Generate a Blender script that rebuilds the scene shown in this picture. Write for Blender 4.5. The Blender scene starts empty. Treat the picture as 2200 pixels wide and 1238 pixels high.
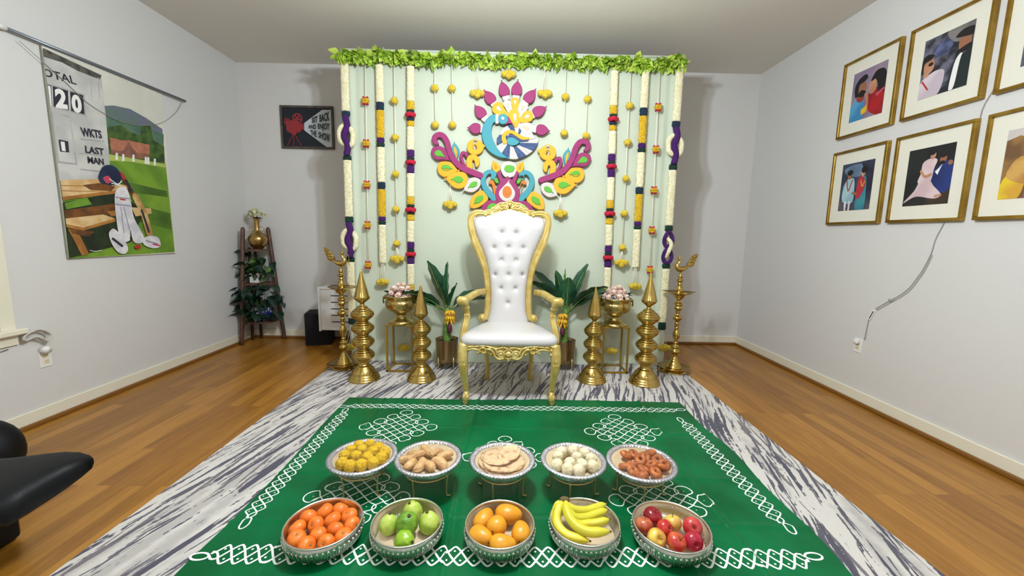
import bpy, math, random
from mathutils import Vector, Matrix
from mathutils.geometry import tessellate_polygon
from mathutils import noise as mnoise
random.seed(7)
C = bpy.context.scene.collection
PI = math.pi

# ---------------------------------------------------------------- camera
CAM = Vector((0, 0, 1.3))
FPX, PITCH, YAW, ROLL = 858.1, .1319426, .0110022, .0182228
_F = Vector((math.sin(YAW)*math.cos(PITCH), math.cos(YAW)*math.cos(PITCH), -math.sin(PITCH)))
_R = Vector((math.cos(YAW), -math.sin(YAW), 0))
_U = _R.cross(_F)
R2 = _R*math.cos(ROLL) + _U*math.sin(ROLL)
U2 = -_R*math.sin(ROLL) + _U*math.cos(ROLL)
cd = bpy.data.cameras.new('camera'); cam = bpy.data.objects.new('camera', cd); C.objects.link(cam)
cd.sensor_width = 36; cd.lens = FPX/2200*36; cd.clip_start = .02
M = Matrix.Identity(4)
for i in range(3):
    M[i][0] = R2[i]; M[i][1] = U2[i]; M[i][2] = -_F[i]; M[i][3] = CAM[i]
cam.matrix_world = M
sc = bpy.context.scene; sc.camera = cam
sc.view_settings.view_transform = 'Standard'; sc.view_settings.look = 'None'
sc.view_settings.gamma = 1; sc.view_settings.use_curve_mapping = False
sc.view_settings.exposure = 0.46
w = bpy.data.worlds.new('world'); sc.world = w; w.use_nodes = True
w.node_tree.nodes['Background'].inputs[0].default_value = (.8, .85, 1, 1)
w.node_tree.nodes['Background'].inputs[1].default_value = .15

def lamp(name, typ, loc, energy, col, **k):
    l = bpy.data.lights.new(name, typ); l.energy = energy; l.color = col
    for a, b in k.items(): setattr(l, a, b)
    o = bpy.data.objects.new(name, l); o.location = loc; C.objects.link(o); return o
# three bulbs of the ceiling fixture in front of the camera, and two fill lights added behind it to raise the ambient level
BULBS = [(-.11, 1.72, 2.58), (.11, 1.72, 2.58), (0, 1.88, 2.58)]
for b in BULBS:
    lamp('bulb_light', 'POINT', b, 54, (.83, .915, 1), shadow_soft_size=.05)
for x in (-1.3, 1.3):
    lamp('added_fill_light', 'AREA', (x, -1.1, 3.12), 16, (.84, .915, 1), shape='DISK', size=.9)

def ray(u, v): return R2*((u-1100)/FPX) + U2*((619-v)/FPX) + _F
def atZ(u, v, z=0.): d = ray(u, v); return CAM + d*((z-CAM.z)/d.z)
def atY(u, v, y): d = ray(u, v); return CAM + d*(y/d.y)
def atX(u, v, x): d = ray(u, v); return CAM + d*(x/d.x)
def atP(u, v, p, n):
    d = ray(u, v); n = Vector(n); return CAM + d*((Vector(p)-CAM).dot(n)/d.dot(n))

# ---------------------------------------------------------------- helpers
def lin(c):
    def f(x):
        x /= 255.
        return x/12.92 if x <= .04045 else ((x+.055)/1.055)**2.4
    return (f(c[0]), f(c[1]), f(c[2]), 1)
_M = {}
def mat(name, c, rough=.5, metal=0., c2=None, vs=5., vlo=.4, vhi=.6, bump=0., bs=40., coat=0., sheen=0., aniso=None, stretch=None, spec=None, trans=0., alpha=1., ss=0., em=0.):
    if name in _M: return _M[name]
    m = bpy.data.materials.new(name); m.use_nodes = True; _M[name] = m
    nt = m.node_tree; b = nt.nodes['Principled BSDF']; L = nt.links.new
    b.inputs['Base Color'].default_value = lin(c); b.inputs['Roughness'].default_value = rough
    b.inputs['Metallic'].default_value = metal
    if coat: b.inputs['Coat Weight'].default_value = coat
    if sheen: b.inputs['Sheen Weight'].default_value = sheen
    if spec is not None: b.inputs['Specular IOR Level'].default_value = spec
    if trans: b.inputs['Transmission Weight'].default_value = trans
    if alpha < 1: b.inputs['Alpha'].default_value = alpha
    if ss: b.inputs['Subsurface Weight'].default_value = ss; b.inputs['Subsurface Scale'].default_value = .01
    tc = mp = None
    if c2 or bump:
        tc = nt.nodes.new('ShaderNodeTexCoord'); mp = nt.nodes.new('ShaderNodeMapping')
        L(tc.outputs['Object'], mp.inputs[0])
        if stretch: mp.inputs['Scale'].default_value = stretch
    if c2:
        n = nt.nodes.new('ShaderNodeTexNoise'); n.inputs['Scale'].default_value = vs; n.inputs['Detail'].default_value = 4
        L(mp.outputs[0], n.inputs['Vector'])
        r = nt.nodes.new('ShaderNodeValToRGB'); r.color_ramp.elements[0].position = vlo; r.color_ramp.elements[1].position = vhi
        r.color_ramp.elements[0].color = lin(c); r.color_ramp.elements[1].color = lin(c2)
        L(n.outputs['Fac'], r.inputs[0]); L(r.outputs[0], b.inputs['Base Color'])
    if bump:
        n = nt.nodes.new('ShaderNodeTexNoise'); n.inputs['Scale'].default_value = bs; n.inputs['Detail'].default_value = 3
        L(mp.outputs[0], n.inputs['Vector'])
        bp = nt.nodes.new('ShaderNodeBump'); bp.inputs['Strength'].default_value = bump; bp.inputs['Distance'].default_value = .01
        L(n.outputs['Fac'], bp.inputs['Height']); L(bp.outputs[0], b.inputs['Normal'])
    return m

class MB:
    def __init__(s): s.v = []; s.f = []; s.m = []; s.sm = []
    def add(s, vf, mi=0, smooth=True, xf=None):
        vs, fs = vf; o = len(s.v)
        s.v += [tuple(xf @ Vector(p)) if xf is not None else tuple(p) for p in vs]
        for f in fs: s.f.append([i+o for i in f]); s.m.append(mi); s.sm.append(smooth)
        return s
    def build(s, name, mats, parent=None, loc=None):
        me = bpy.data.meshes.new(name); me.from_pydata(s.v, [], s.f); me.validate()
        if not isinstance(mats, (list, tuple)): mats = [mats]
        for m in mats: me.materials.append(m)
        if len(me.polygons) == len(s.m):
            me.polygons.foreach_set('material_index', s.m); me.polygons.foreach_set('use_smooth', s.sm)
        else:
            me.polygons.foreach_set('use_smooth', [True]*len(me.polygons))
        me.update()
        o = bpy.data.objects.new(name, me); C.objects.link(o)
        if parent: o.parent = parent
        if loc: o.location = loc
        return o
def tag(o, label=None, cat=None, group=None, kind=None):
    if label: o['label'] = label
    if cat: o['category'] = cat
    if group: o['group'] = group
    if kind: o['kind'] = kind
    return o
def thing(name, label, cat, loc=(0, 0, 0), group=None):
    o = bpy.data.objects.new(name, None); C.objects.link(o); o.location = loc; o.empty_display_size = .05
    return tag(o, label, cat, group)
def dup(root, loc=None, rotz=None, scale=None, label=None):
    def cp(o, par):
        c = o.copy(); C.objects.link(c); c.parent = par
        for ch in [x for x in KIDS.get(o.name, [])]: KIDS.setdefault(c.name, []).append(cp(ch, c))
        return c
    KIDS = {}
    def scan(o):
        for ch in o.children: KIDS.setdefault(o.name, []).append(ch); scan(ch)
    scan(root)
    base = dict(KIDS)
    def cp2(o, par):
        c = o.copy(); C.objects.link(c); c.parent = par
        for ch in base.get(o.name, []): cp2(ch, c)
        return c
    r = cp2(root, None)
    if loc is not None: r.location = loc
    if rotz is not None: r.rotation_euler = (0, 0, rotz) if not hasattr(rotz, '__len__') else rotz
    if scale is not None: r.scale = scale if hasattr(scale, '__len__') else (scale,)*3
    if label: r['label'] = label
    return r

# shapes: every function returns (verts, faces)
def box(x0, x1, y0, y1, z0, z1, b=0.):
    if b <= 0:
        v = [(x, y, z) for z in (z0, z1) for y in (y0, y1) for x in (x0, x1)]
        return v, [(0, 2, 3, 1), (4, 5, 7, 6), (0, 1, 5, 4), (2, 6, 7, 3), (0, 4, 6, 2), (1, 3, 7, 5)]
    rings = []
    for z, i in ((z0, b), (z0+b, 0), (z1-b, 0), (z1, b)):
        a0, a1, c0, c1 = x0+i, x1-i, y0+i, y1-i; k = b if i == 0 else b*.3
        rings.append([(a0+k, c0, z), (a1-k, c0, z), (a1, c0+k, z), (a1, c1-k, z), (a1-k, c1, z), (a0+k, c1, z), (a0, c1-k, z), (a0, c0+k, z)])
    return loft(rings, True, True)
def loft(rings, capa=False, capb=False, closed=True, loop=False):
    v = [tuple(p) for r in rings for p in r]; n = len(rings[0]); f = []
    R = len(rings)
    for i in range(R if loop else R-1):
        j2 = (i+1) % R
        for j in range(n if closed else n-1):
            k = (j+1) % n; f.append((i*n+j, i*n+k, j2*n+k, j2*n+j))
    if capa: f.append(tuple(range(n-1, -1, -1)))
    if capb: f.append(tuple(range((R-1)*n, R*n)))
    return v, f
def lathe(prof, n=40, c=(0, 0, 0), mod=None, cap=True):
    rings = []
    for r, z in prof:
        rings.append([(c[0]+math.cos(2*PI*j/n)*r*(mod(2*PI*j/n, z) if mod else 1), c[1]+math.sin(2*PI*j/n)*r*(mod(2*PI*j/n, z) if mod else 1), c[2]+z) for j in range(n)])
    return loft(rings, cap and prof[0][0] > 1e-5, cap and prof[-1][0] > 1e-5)
def spl(pts, n=6, closed=False):
    P = [Vector(p) for p in pts]; N = len(P); out = []
    rng = range(N) if closed else range(N-1)
    for i in rng:
        a = P[(i-1) % N] if closed or i > 0 else P[0]*2-P[1]
        b = P[i]; c = P[(i+1) % N]
        d = P[(i+2) % N] if closed or i+2 < N else P[-1]*2-P[-2]
        for k in range(n):
            t = k/n
            out.append(.5*((2*b)+(c-a)*t+(2*a-5*b+4*c-d)*t*t+(3*b-a-3*c+d)*t**3))
    if not closed: out.append(P[-1])
    return out
def tube(path, r, n=8, cap=True, closed=False, flat=1.):
    P = [Vector(p) for p in path]; N = len(P); rings = []; up = None
    for i in range(N):
        if closed: t = P[(i+1) % N]-P[i-1]
        else: t = P[min(i+1, N-1)]-P[max(i-1, 0)]
        if t.length < 1e-9: t = Vector((0, 0, 1))
        t.normalize()
        if up is None:
            up = Vector((0, 0, 1)) if abs(t.z) < .9 else Vector((0, 1, 0))
        s = t.cross(up)
        if s.length < 1e-6: s = t.orthogonal()
        s.normalize(); up = s.cross(t)
        rr = r[i] if hasattr(r, '__len__') else r
        rings.append([P[i]+s*math.cos(2*PI*j/n)*rr+up*math.sin(2*PI*j/n)*rr*flat for j in range(n)])
    return loft(rings, cap and not closed, cap and not closed, True, closed)
def ell(c, r, n=16, m=10, rot=None, jit=0., seed=0):
    if not hasattr(r, '__len__'): r = (r, r, r)
    v = []; f = []
    c = Vector(c); Rm = rot.to_3x3() if rot is not None else None
    for i in range(m+1):
        th = PI*i/m
        for j in range(n):
            ph = 2*PI*j/n
            d = Vector((math.sin(th)*math.cos(ph), math.sin(th)*math.sin(ph), math.cos(th)))
            k = 1+jit*mnoise.noise(d*3.1+Vector((seed*3.7, 0, 0))) if jit else 1
            p = Vector((d.x*r[0], d.y*r[1], d.z*r[2]))*k
            if Rm: p = Rm @ p
            v.append(c+p)
    for i in range(m):
        for j in range(n):
            k = (j+1) % n; f.append((i*n+j, (i+1)*n+j, (i+1)*n+k, i*n+k))
    return v, f
def area2(p): return sum(p[i][0]*p[(i+1) % len(p)][1]-p[(i+1) % len(p)][0]*p[i][1] for i in range(len(p)))/2
def inset(p, d):
    n = len(p); s = 1 if area2(p) > 0 else -1; out = []
    for i in range(n):
        a = Vector(p[i-1][:2]); b = Vector(p[i][:2]); c = Vector(p[(i+1) % n][:2])
        e1 = (b-a); e2 = (c-b)
        if e1.length < 1e-9 or e2.length < 1e-9:
            t = c-a
            nn = Vector((-t.y, t.x)).normalized() if t.length > 1e-9 else Vector((0, 0))
            k = 1
        else:
            e1.normalize(); e2.normalize(); n1 = Vector((-e1.y, e1.x)); n2 = Vector((-e2.y, e2.x)); nn = n1+n2
            if nn.length < 1e-6: nn = n1
            nn.normalize(); k = min(1.4, 1/max(.4, nn.dot(n1)))
        out.append(b+nn*s*d*k)
    return out
def dedupe(p):
    o = []
    for q in p:
        q = Vector(q[:2])
        if not o or (q-o[-1]).length > 1e-5: o.append(q)
    if len(o) > 1 and (o[0]-o[-1]).length < 1e-5: o.pop()
    return o
def cap_faces(p, off, flip=False):
    tris = tessellate_polygon([[Vector((q[0], q[1], 0)) for q in p]])
    return [tuple(off+i for i in t) for t in tris]
def prism(mb, poly, fn, t, b=.004, mi=0, ms=None, d0=0.):
    """poly in plane coordinates, fn(a,b,d)->world, t thickness, b rounded edge, ms = side material slot"""
    p = dedupe(poly)
    if area2(p) < 0: p.reverse()
    ms = mi if ms is None else ms
    n = len(p); L = [(p, d0), (p, d0+t-b), (inset(p, b*.35), d0+t-b*.35), (inset(p, b), d0+t)] if b > 0 else [(p, d0), (p, d0+t)]
    rings = [[fn(q[0], q[1], d) for q in pp] for pp, d in L]
    for i in range(len(rings)-1):
        mb.add(loft(rings[i:i+2]), ms if i == 0 else mi, i > 0)
    mb.add((rings[-1], cap_faces(L[-1][0], 0)), mi, False)
def stroke(pts, w, n=6):
    """outline polygon of a brush stroke along pts with width w (number or list)"""
    P = spl(pts, n); N = len(P)
    if hasattr(w, '__len__'):
        W = []
        for i in range(N):
            t = i/(N-1)*(len(w)-1); k = min(int(t), len(w)-2); W.append(w[k]+(w[k+1]-w[k])*(t-k))
    else: W = [w]*N
    L = []; Rr = []
    for i in range(N):
        t = (P[min(i+1, N-1)]-P[max(i-1, 0)]).normalized(); nn = Vector((-t.y, t.x))
        L.append(P[i].to_2d()+nn*W[i]/2); Rr.append(P[i].to_2d()-nn*W[i]/2)
    def capp(c, t, r):
        nn = Vector((-t.y, t.x)); return [c+nn*r*math.cos(a)+t*r*math.sin(a) for a in (PI*.2, PI*.35, PI*.5, PI*.65, PI*.8)]
    t1 = (P[-1]-P[-2]).to_2d().normalized(); t0 = (P[0]-P[1]).to_2d().normalized()
    e = capp(P[-1].to_2d(), t1, W[-1]/2); s = capp(P[0].to_2d(), t0, W[0]/2)
    return L+e+Rr[::-1]+s
def V2(l): return [Vector((a, b)) for a, b in l]
def tip(l, idx):
    """repeat points so the spline keeps a corner there"""
    o = []
    for i, q in enumerate(l): o += [q]*(3 if i in idx else 1)
    return o
def bil(q, s, t):
    a, b, c, d = [Vector(x) for x in q]          # bottom-left, bottom-right, top-right, top-left
    return (a*(1-s)+b*s)*(1-t)+(d*(1-s)+c*s)*t
_TX = {}
def text_geo(s, bold=.0):
    k = (s, bold)
    if k in _TX: return _TX[k]
    cu = bpy.data.curves.new('t', 'FONT'); cu.body = s; cu.offset = bold; cu.resolution_u = 3
    ob = bpy.data.objects.new('t', cu); C.objects.link(ob); bpy.context.view_layer.update()
    me = ob.to_mesh(); vs = [v.co.copy() for v in me.vertices]; fs = [tuple(p.vertices) for p in me.polygons]
    ob.to_mesh_clear(); bpy.data.objects.remove(ob); bpy.data.curves.remove(cu)
    x0 = min(v.x for v in vs); x1 = max(v.x for v in vs); y0 = min(v.y for v in vs); y1 = max(v.y for v in vs)
    _TX[k] = ([((v.x-x0)/(x1-x0), (v.y-y0)/(y1-y0)) for v in vs], fs); return _TX[k]
class Flat:
    """coloured shapes printed on a flat sheet; fn(a,b)->world point, nrm = sheet normal"""
    def __init__(s, fn, nrm, step=.0004): s.fn = fn; s.n = Vector(nrm); s.mb = MB(); s.ms = []; s.k = 1; s.step = step
    def mi(s, m):
        if m not in s.ms: s.ms.append(m)
        return s.ms.index(m)
    def poly(s, pts, m, sm=False, n=5):
        p = dedupe(spl([Vector((a, b)) for a, b in pts], n, True) if sm else V2(pts))
        vs = [s.fn(q[0], q[1])+s.n*s.step*s.k for q in p]; s.k += 1
        s.mb.add((vs, cap_faces(p, 0)), s.mi(m), False)
    def oval(s, cx, cy, rx, ry, m, rot=0.):
        c, q = math.cos(rot), math.sin(rot)
        s.poly([(cx+rx*math.cos(t)*c-ry*math.sin(t)*q, cy+rx*math.cos(t)*q+ry*math.sin(t)*c) for t in [2*PI*i/20 for i in range(20)]], m)
    def line(s, pts, w, m, n=5): s.poly([tuple(q) for q in stroke(V2(pts), w, n)], m)
    def text(s, st, quad, m, bold=0.):
        vs, fs = text_geo(st, bold); out = []
        for a, b in vs:
            q = bil(quad, a, b); out.append(s.fn(q[0], q[1])+s.n*s.step*s.k)
        s.k += 1; s.mb.add((out, fs), s.mi(m), False)
    def build(s, name, parent): return s.mb.build(name, s.ms, parent)

# ---------------------------------------------------------------- materials
BRASS = mat('polished_brass', (188, 158, 84), .2, 1, c2=(196, 168, 98), vs=3, bump=.04, bs=60)
BRASS_D = mat('aged_brass', (178, 150, 82), .27, 1, c2=(152, 124, 62), vs=14, bump=.15, bs=80)
BRASS_H = mat('hammered_brass', (196, 174, 112), .22, 1, bump=.5, bs=55)
GOLDP = mat('gold_paint', (216, 194, 122), .33, .4, c2=(198, 170, 88), vs=18, bump=.1, bs=50)
GOLDW = mat('gold_wire', (200, 182, 120), .35, .6)
STANDG = mat('gold_lacquer', (160, 128, 44), .38, .55)
SILV = mat('silver', (224, 222, 216), .27, 1, bump=.12, bs=90)
SILVD = mat('silver_relief', (226, 224, 214), .25, 1, bump=.2, bs=120)
FOIL = mat('foil', (226, 226, 230), .33, .75, bump=.5, bs=110)
WHITEL = mat('white_leather', (200, 196, 193), .36, 0, bump=.04, bs=120, coat=.15)
WHITE = mat('white_plastic', (236, 234, 228), .45)
BLACKL = mat('black_leather', (4, 7, 9), .55, spec=.3, bump=.08, bs=160)
BLACK = mat('black_cloth', (8, 10, 16), .8)
# ---------------------------------------------------------------- room shell
XL, XR, YB, YF, ZC = -3.097, 2.850, 4.813, -2.6, 3.17
WALL = mat('wall_paint', (216, 214, 210), .65, bump=.03, bs=220)
CEIL = mat('ceiling_paint', (222, 216, 206), .8, bump=.05, bs=160)
TRIM = mat('cream_trim', (232, 226, 204), .45)
SHOE = mat('stained_shoe_moulding', (132, 88, 38), .4)
def floor_mat():
    m = bpy.data.materials.new('oak_strip_floor'); m.use_nodes = True; nt = m.node_tree; L = nt.links.new; N = nt.nodes.new
    b = nt.nodes['Principled BSDF']
    tc = N('ShaderNodeTexCoord'); mp = N('ShaderNodeMapping'); mp.inputs['Rotation'].default_value = (0, 0, PI/2)
    L(tc.outputs['Object'], mp.inputs[0])
    br = N('ShaderNodeTexBrick'); br.offset = .37; br.offset_frequency = 2; br.squash = 1
    for k, v in (('Scale', 1), ('Mortar Size', .0012), ('Mortar Smooth', .1), ('Bias', 0), ('Brick Width', .95), ('Row Height', .083)): br.inputs[k].default_value = v
    br.inputs['Color1'].default_value = (0, 0, 0, 1); br.inputs['Color2'].default_value = (1, 1, 1, 1); br.inputs['Mortar'].default_value = (.5, .5, .5, 1)
    L(mp.outputs[0], br.inputs['Vector'])
    gr = N('ShaderNodeTexNoise'); gm = N('ShaderNodeMapping'); gm.inputs['Scale'].default_value = (16, 1.2, 1)
    L(tc.outputs['Object'], gm.inputs[0]); L(gm.outputs[0], gr.inputs['Vector']); gr.inputs['Scale'].default_value = 2.2; gr.inputs['Detail'].default_value = 7; gr.inputs['Distortion'].default_value = .5
    ad = N('ShaderNodeMath'); ad.operation = 'MULTIPLY_ADD'; ad.inputs[1].default_value = .40; ad.inputs[2].default_value = 0
    L(br.outputs['Color'], ad.inputs[0])
    a2 = N('ShaderNodeMath'); a2.operation = 'MULTIPLY_ADD'; a2.inputs[1].default_value = .75; L(gr.outputs['Fac'], a2.inputs[0]); L(ad.outputs[0], a2.inputs[2])
    r = N('ShaderNodeValToRGB'); e = r.color_ramp.elements; e[0].position = .25; e[0].color = lin((126, 78, 16)); e[1].position = .8; e[1].color = lin((176, 122, 44))
    q = e.new(.52); q.color = lin((150, 100, 28))
    L(a2.outputs[0], r.inputs[0])
    mx = N('ShaderNodeMix'); mx.data_type = 'RGBA'; mx.inputs[7].default_value = lin((112, 72, 34))
    k = N('ShaderNodeMath'); k.operation = 'MULTIPLY'; k.inputs[1].default_value = .65
    L(br.outputs['Fac'], k.inputs[0]); L(k.outputs[0], mx.inputs[0]); L(r.outputs[0], mx.inputs[6]); L(mx.outputs[2], b.inputs['Base Color'])
    b.inputs['Roughness'].default_value = .34
    bp = N('ShaderNodeBump'); bp.inputs['Strength'].default_value = .12; bp.inputs['Distance'].default_value = .004
    L(gr.outputs['Fac'], bp.inputs['Height']); L(bp.outputs[0], b.inputs['Normal'])
    return m
def struct(name, geo, m, smooth=False):
    mb = MB(); mb.add(geo, 0, smooth); o = mb.build(name, m); o['kind'] = 'structure'; return o
T = .12
struct('floor', box(XL-T, XR+T, YF-T, YB+T, -.1, 0), floor_mat())
struct('ceiling', box(XL-T, XR+T, YF-T, YB+T, ZC, ZC+.1), CEIL)
struct('wall_back', box(XL-T, XR+T, YB, YB+T, 0, ZC), WALL)
struct('wall_right', box(XR, XR+T, YF, YB, 0, ZC), WALL)
struct('wall_front', box(XL-T, XR+T, YF-T, YF, 0, ZC), WALL)
# left wall with a window opening near the camera
WY0, WY1, WZ0, WZ1 = 1.25, 2.40, .66, 2.1
mb = MB()
for g in (box(XL-T, XL, YF, WY0, 0, ZC), box(XL-T, XL, WY1, YB, 0, ZC), box(XL-T, XL, WY0, WY1, 0, WZ0), box(XL-T, XL, WY0, WY1, WZ1, ZC)): mb.add(g, 0, False)
mb.build('wall_left', WALL)['kind'] = 'structure'
wn = bpy.data.objects.new('window_1', None); C.objects.link(wn); wn.location = (XL, WY0, WZ0); wn['kind'] = 'structure'
def wpart(name, geos, m):
    mb = MB(); xf = Matrix.Translation((-XL, -WY0, -WZ0))
    for g in geos: mb.add(g, 0, False, xf)
    return mb.build(name, m, wn)
wpart('casing', [box(XL, XL+.02, WY0-.08, WY0, WZ0, WZ1+.08), box(XL, XL+.02, WY1, WY1+.075, WZ0, WZ1+.08), box(XL, XL+.02, WY0, WY1, WZ1, WZ1+.08)], TRIM)
wpart('sill', [box(XL, XL+.06, WY0-.11, WY1+.11, WZ0-.035, WZ0, .006), box(XL, XL+.018, WY0-.08, WY1+.08, WZ0-.10, WZ0-.036)], TRIM)
wpart('sash', [box(XL-.07, XL-.04, WY0, WY1, WZ0, WZ0+.05), box(XL-.07, XL-.04, WY0, WY1, WZ1-.05, WZ1), box(XL-.07, XL-.04, WY0, WY0+.05, WZ0, WZ1), box(XL-.07, XL-.04, WY1-.05, WY1, WZ0, WZ1), box(XL-.07, XL-.04, WY0, WY1, 1.36, 1.40)], TRIM)
wpart('blind', [box(XL-.035, XL-.03, WY0+.02, WY1-.02, WZ0+.02+k*.0475, WZ0+.06+k*.0475) for k in range(29)], mat('blind', (228, 226, 220), .6))
BH, BT = .105, .016
struct('baseboard_left', box(XL, XL+BT, YF, YB, .0, BH, .004), TRIM)
struct('baseboard_right', box(XR-BT, XR, YF, YB, 0, BH, .004), TRIM)
struct('baseboard_back', box(XL+BT, XR-BT, YB-BT, YB, 0, BH, .004), TRIM)
struct('trim_1', box(XL+BT, XL+BT+.02, YF, YB-BT, 0, .03, .006), SHOE)
struct('trim_2', box(XR-BT-.02, XR-BT, YF, YB-BT, 0, .03, .006), SHOE)
struct('trim_3', box(XL+BT, XR-BT, YB-BT-.02, YB-BT, 0, .03, .006), SHOE)

# ---------------------------------------------------------------- rug
def rug_mat():
    m = bpy.data.materials.new('abstract_streaked_rug'); m.use_nodes = True; nt = m.node_tree; L = nt.links.new; N = nt.nodes.new
    b = nt.nodes['Principled BSDF']; b.inputs['Roughness'].default_value = .9; b.inputs['Sheen Weight'].default_value = .2
    tc = N('ShaderNodeTexCoord')
    # the streaks fan out: the direction turns with x
    wn_ = N('ShaderNodeTexNoise'); wn_.inputs['Scale'].default_value = .9; L(tc.outputs['Object'], wn_.inputs['Vector'])
    sep = N('ShaderNodeSeparateXYZ'); L(tc.outputs['Object'], sep.inputs[0])
    def math_(op, a, b_=None, c=None):
        n = N('ShaderNodeMath'); n.operation = op
        for i, x in enumerate((a, b_, c)):
            if x is None: continue
            if isinstance(x, (int, float)): n.inputs[i].default_value = x
            else: L(x, n.inputs[i])
        return n.outputs[0]
    cur = None
    def layer(skew, sx, sy, seed, lo, hi, fine):
        # x' = x - skew*y (+ warp)
        wv = math_('MULTIPLY_ADD', wn_.outputs['Fac'], .16, -.08)
        xx = math_('ADD', math_('MULTIPLY_ADD', sep.outputs[1], -skew, sep.outputs[0]), wv)
        cb = N('ShaderNodeCombineXYZ'); L(math_('MULTIPLY', xx, sx), cb.inputs[0]); L(math_('MULTIPLY', sep.outputs[1], sy), cb.inputs[1]); cb.inputs[2].default_value = seed
        n1 = N('ShaderNodeTexNoise'); n1.inputs['Scale'].default_value = 1; n1.inputs['Detail'].default_value = 1.5; n1.inputs['Distortion'].default_value = .25; L(cb.outputs[0], n1.inputs['Vector'])
        n2 = N('ShaderNodeTexNoise'); n2.inputs['Scale'].default_value = fine; n2.inputs['Detail'].default_value = 3; L(tc.outputs['Object'], n2.inputs['Vector'])
        f = math_('ADD', n1.outputs['Fac'], math_('MULTIPLY_ADD', n2.outputs['Fac'], .16, -.08))
        r = N('ShaderNodeMapRange'); r.inputs[1].default_value = lo; r.inputs[2].default_value = hi; L(f, r.inputs[0]); return r.outputs[0]
    s1 = layer(.30, 34, 1.7, 3.1, .588, .60, 30)
    s2 = layer(.36, 52, 3.6, 9.4, .608, .62, 46)
    s3 = layer(.14, 40, 2.2, 17.7, .612, .63, 40)
    pale = layer(.2, 9, .8, 5.5, .50, .62, 20)
    g1 = N('ShaderNodeMix'); g1.data_type = 'RGBA'; g1.inputs[6].default_value = lin((204, 198, 190)); g1.inputs[7].default_value = lin((174, 169, 163)); L(pale, g1.inputs[0])
    g2 = N('ShaderNodeMix'); g2.data_type = 'RGBA'; g2.inputs[7].default_value = lin((112, 104, 108)); L(s3, g2.inputs[0]); L(g1.outputs[2], g2.inputs[6])
    g3 = N('ShaderNodeMix'); g3.data_type = 'RGBA'; g3.inputs[7].default_value = lin((84, 80, 90)); L(s2, g3.inputs[0]); L(g2.outputs[2], g3.inputs[6])
    g4 = N('ShaderNodeMix'); g4.data_type = 'RGBA'; g4.inputs[7].default_value = lin((70, 68, 82)); L(s1, g4.inputs[0]); L(g3.outputs[2], g4.inputs[6])
    L(g4.outputs[2], b.inputs['Base Color'])
    nb = N('ShaderNodeTexNoise'); nb.inputs['Scale'].default_value = 300; L(tc.outputs['Object'], nb.inputs['Vector'])
    bp = N('ShaderNodeBump'); bp.inputs['Strength'].default_value = .3; bp.inputs['Distance'].default_value = .004; L(nb.outputs['Fac'], bp.inputs['Height']); L(bp.outputs[0], b.inputs['Normal'])
    return m
mb = MB(); mb.add(box(-1.695, 1.735, .35, 4.02, .0005, .008, .002), 0, False)
tag(mb.build('area_rug', rug_mat()), 'large off white area rug with dark grey brush streaks under the green cloth', 'rug')

# ---------------------------------------------------------------- green kolam cloth
random.seed(3)
CX0, CX1, CY0, CY1 = -1.222, 1.372, 1.16, 3.005
def cloth_h(x, y):
    h = .0125
    for xi, a in ((-.93, .004), (-.60, .003), (-.235, .006), (.085, .006), (.40, .006), (.73, .003), (1.03, .007)):
        d = x-xi-.02*math.sin(y*3+xi*5)
        h += 1.7*a*math.exp(-(d/.010)**2) - a*.5*math.exp(-((d-.02)/.02)**2)
    for yi, a in ((2.52, .003), (2.02, .003), (1.66, .004)):
        d = y-yi-.03*math.sin(x*2+yi); h += 1.5*a*math.exp(-(d/.012)**2)
    h += .010*max(0, mnoise.noise(Vector((x*2.2, y*1.6, 0)))) + .003*mnoise.noise(Vector((x*9, y*4, 3)))
    return max(.0095, h)
def edge_x0(y): return CX0+.012*math.sin(y*4)
def edge_x1(y): return CX1+.016*math.sin(y*3.1+1)+.01*math.sin(y*9)
KG = mat('green_satin', (0, 84, 42), .34, 0, c2=(2, 108, 60), vs=3, vlo=.35, vhi=.7, bump=.05, bs=9, spec=.22)
KW = mat('white_kolam_print', (232, 238, 228), .55)
mb = MB(); NX, NY = 230, 170; v = []
for j in range(NY+1):
    t = j/NY; y = CY0+(CY1-CY0)*t
    a, b = edge_x0(y), edge_x1(y)
    for i in range(NX+1):
        x = a+(b-a)*i/NX; yy = y+.01*math.sin(x*3)*(t > .98)
        v.append((x, yy, cloth_h(x, yy)))
mb.add((v, [(j*(NX+1)+i, j*(NX+1)+i+1, (j+1)*(NX+1)+i+1, (j+1)*(NX+1)+i) for j in range(NY) for i in range(NX)]))
def ribbon(pts, w, closed=False):
    P = [Vector(p) for p in pts]; N = len(P); vv = []; ff = []
    for i in range(N):
        t = (P[(i+1) % N]-P[i-1]) if closed else (P[min(i+1, N-1)]-P[max(i-1, 0)])
        t.normalize(); n = Vector((-t.y, t.x))*w/2
        for s in (n, -n):
            q = P[i]+s; vv.append((q.x, q.y, cloth_h(q.x, q.y)+.0012))
    for i in range(N if closed else N-1):
        a = 2*i; b = 2*((i+1) % N); ff.append((a, b, b+1, a+1))
    mb.add((vv, ff), 1)
def dot(x, y, r):
    vv = [(x+r*math.cos(t), y+r*math.sin(t), cloth_h(x, y)+.0016) for t in [k*PI/4 for k in range(8)]]; mb.add((vv, [tuple(range(8))]), 1)
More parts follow.
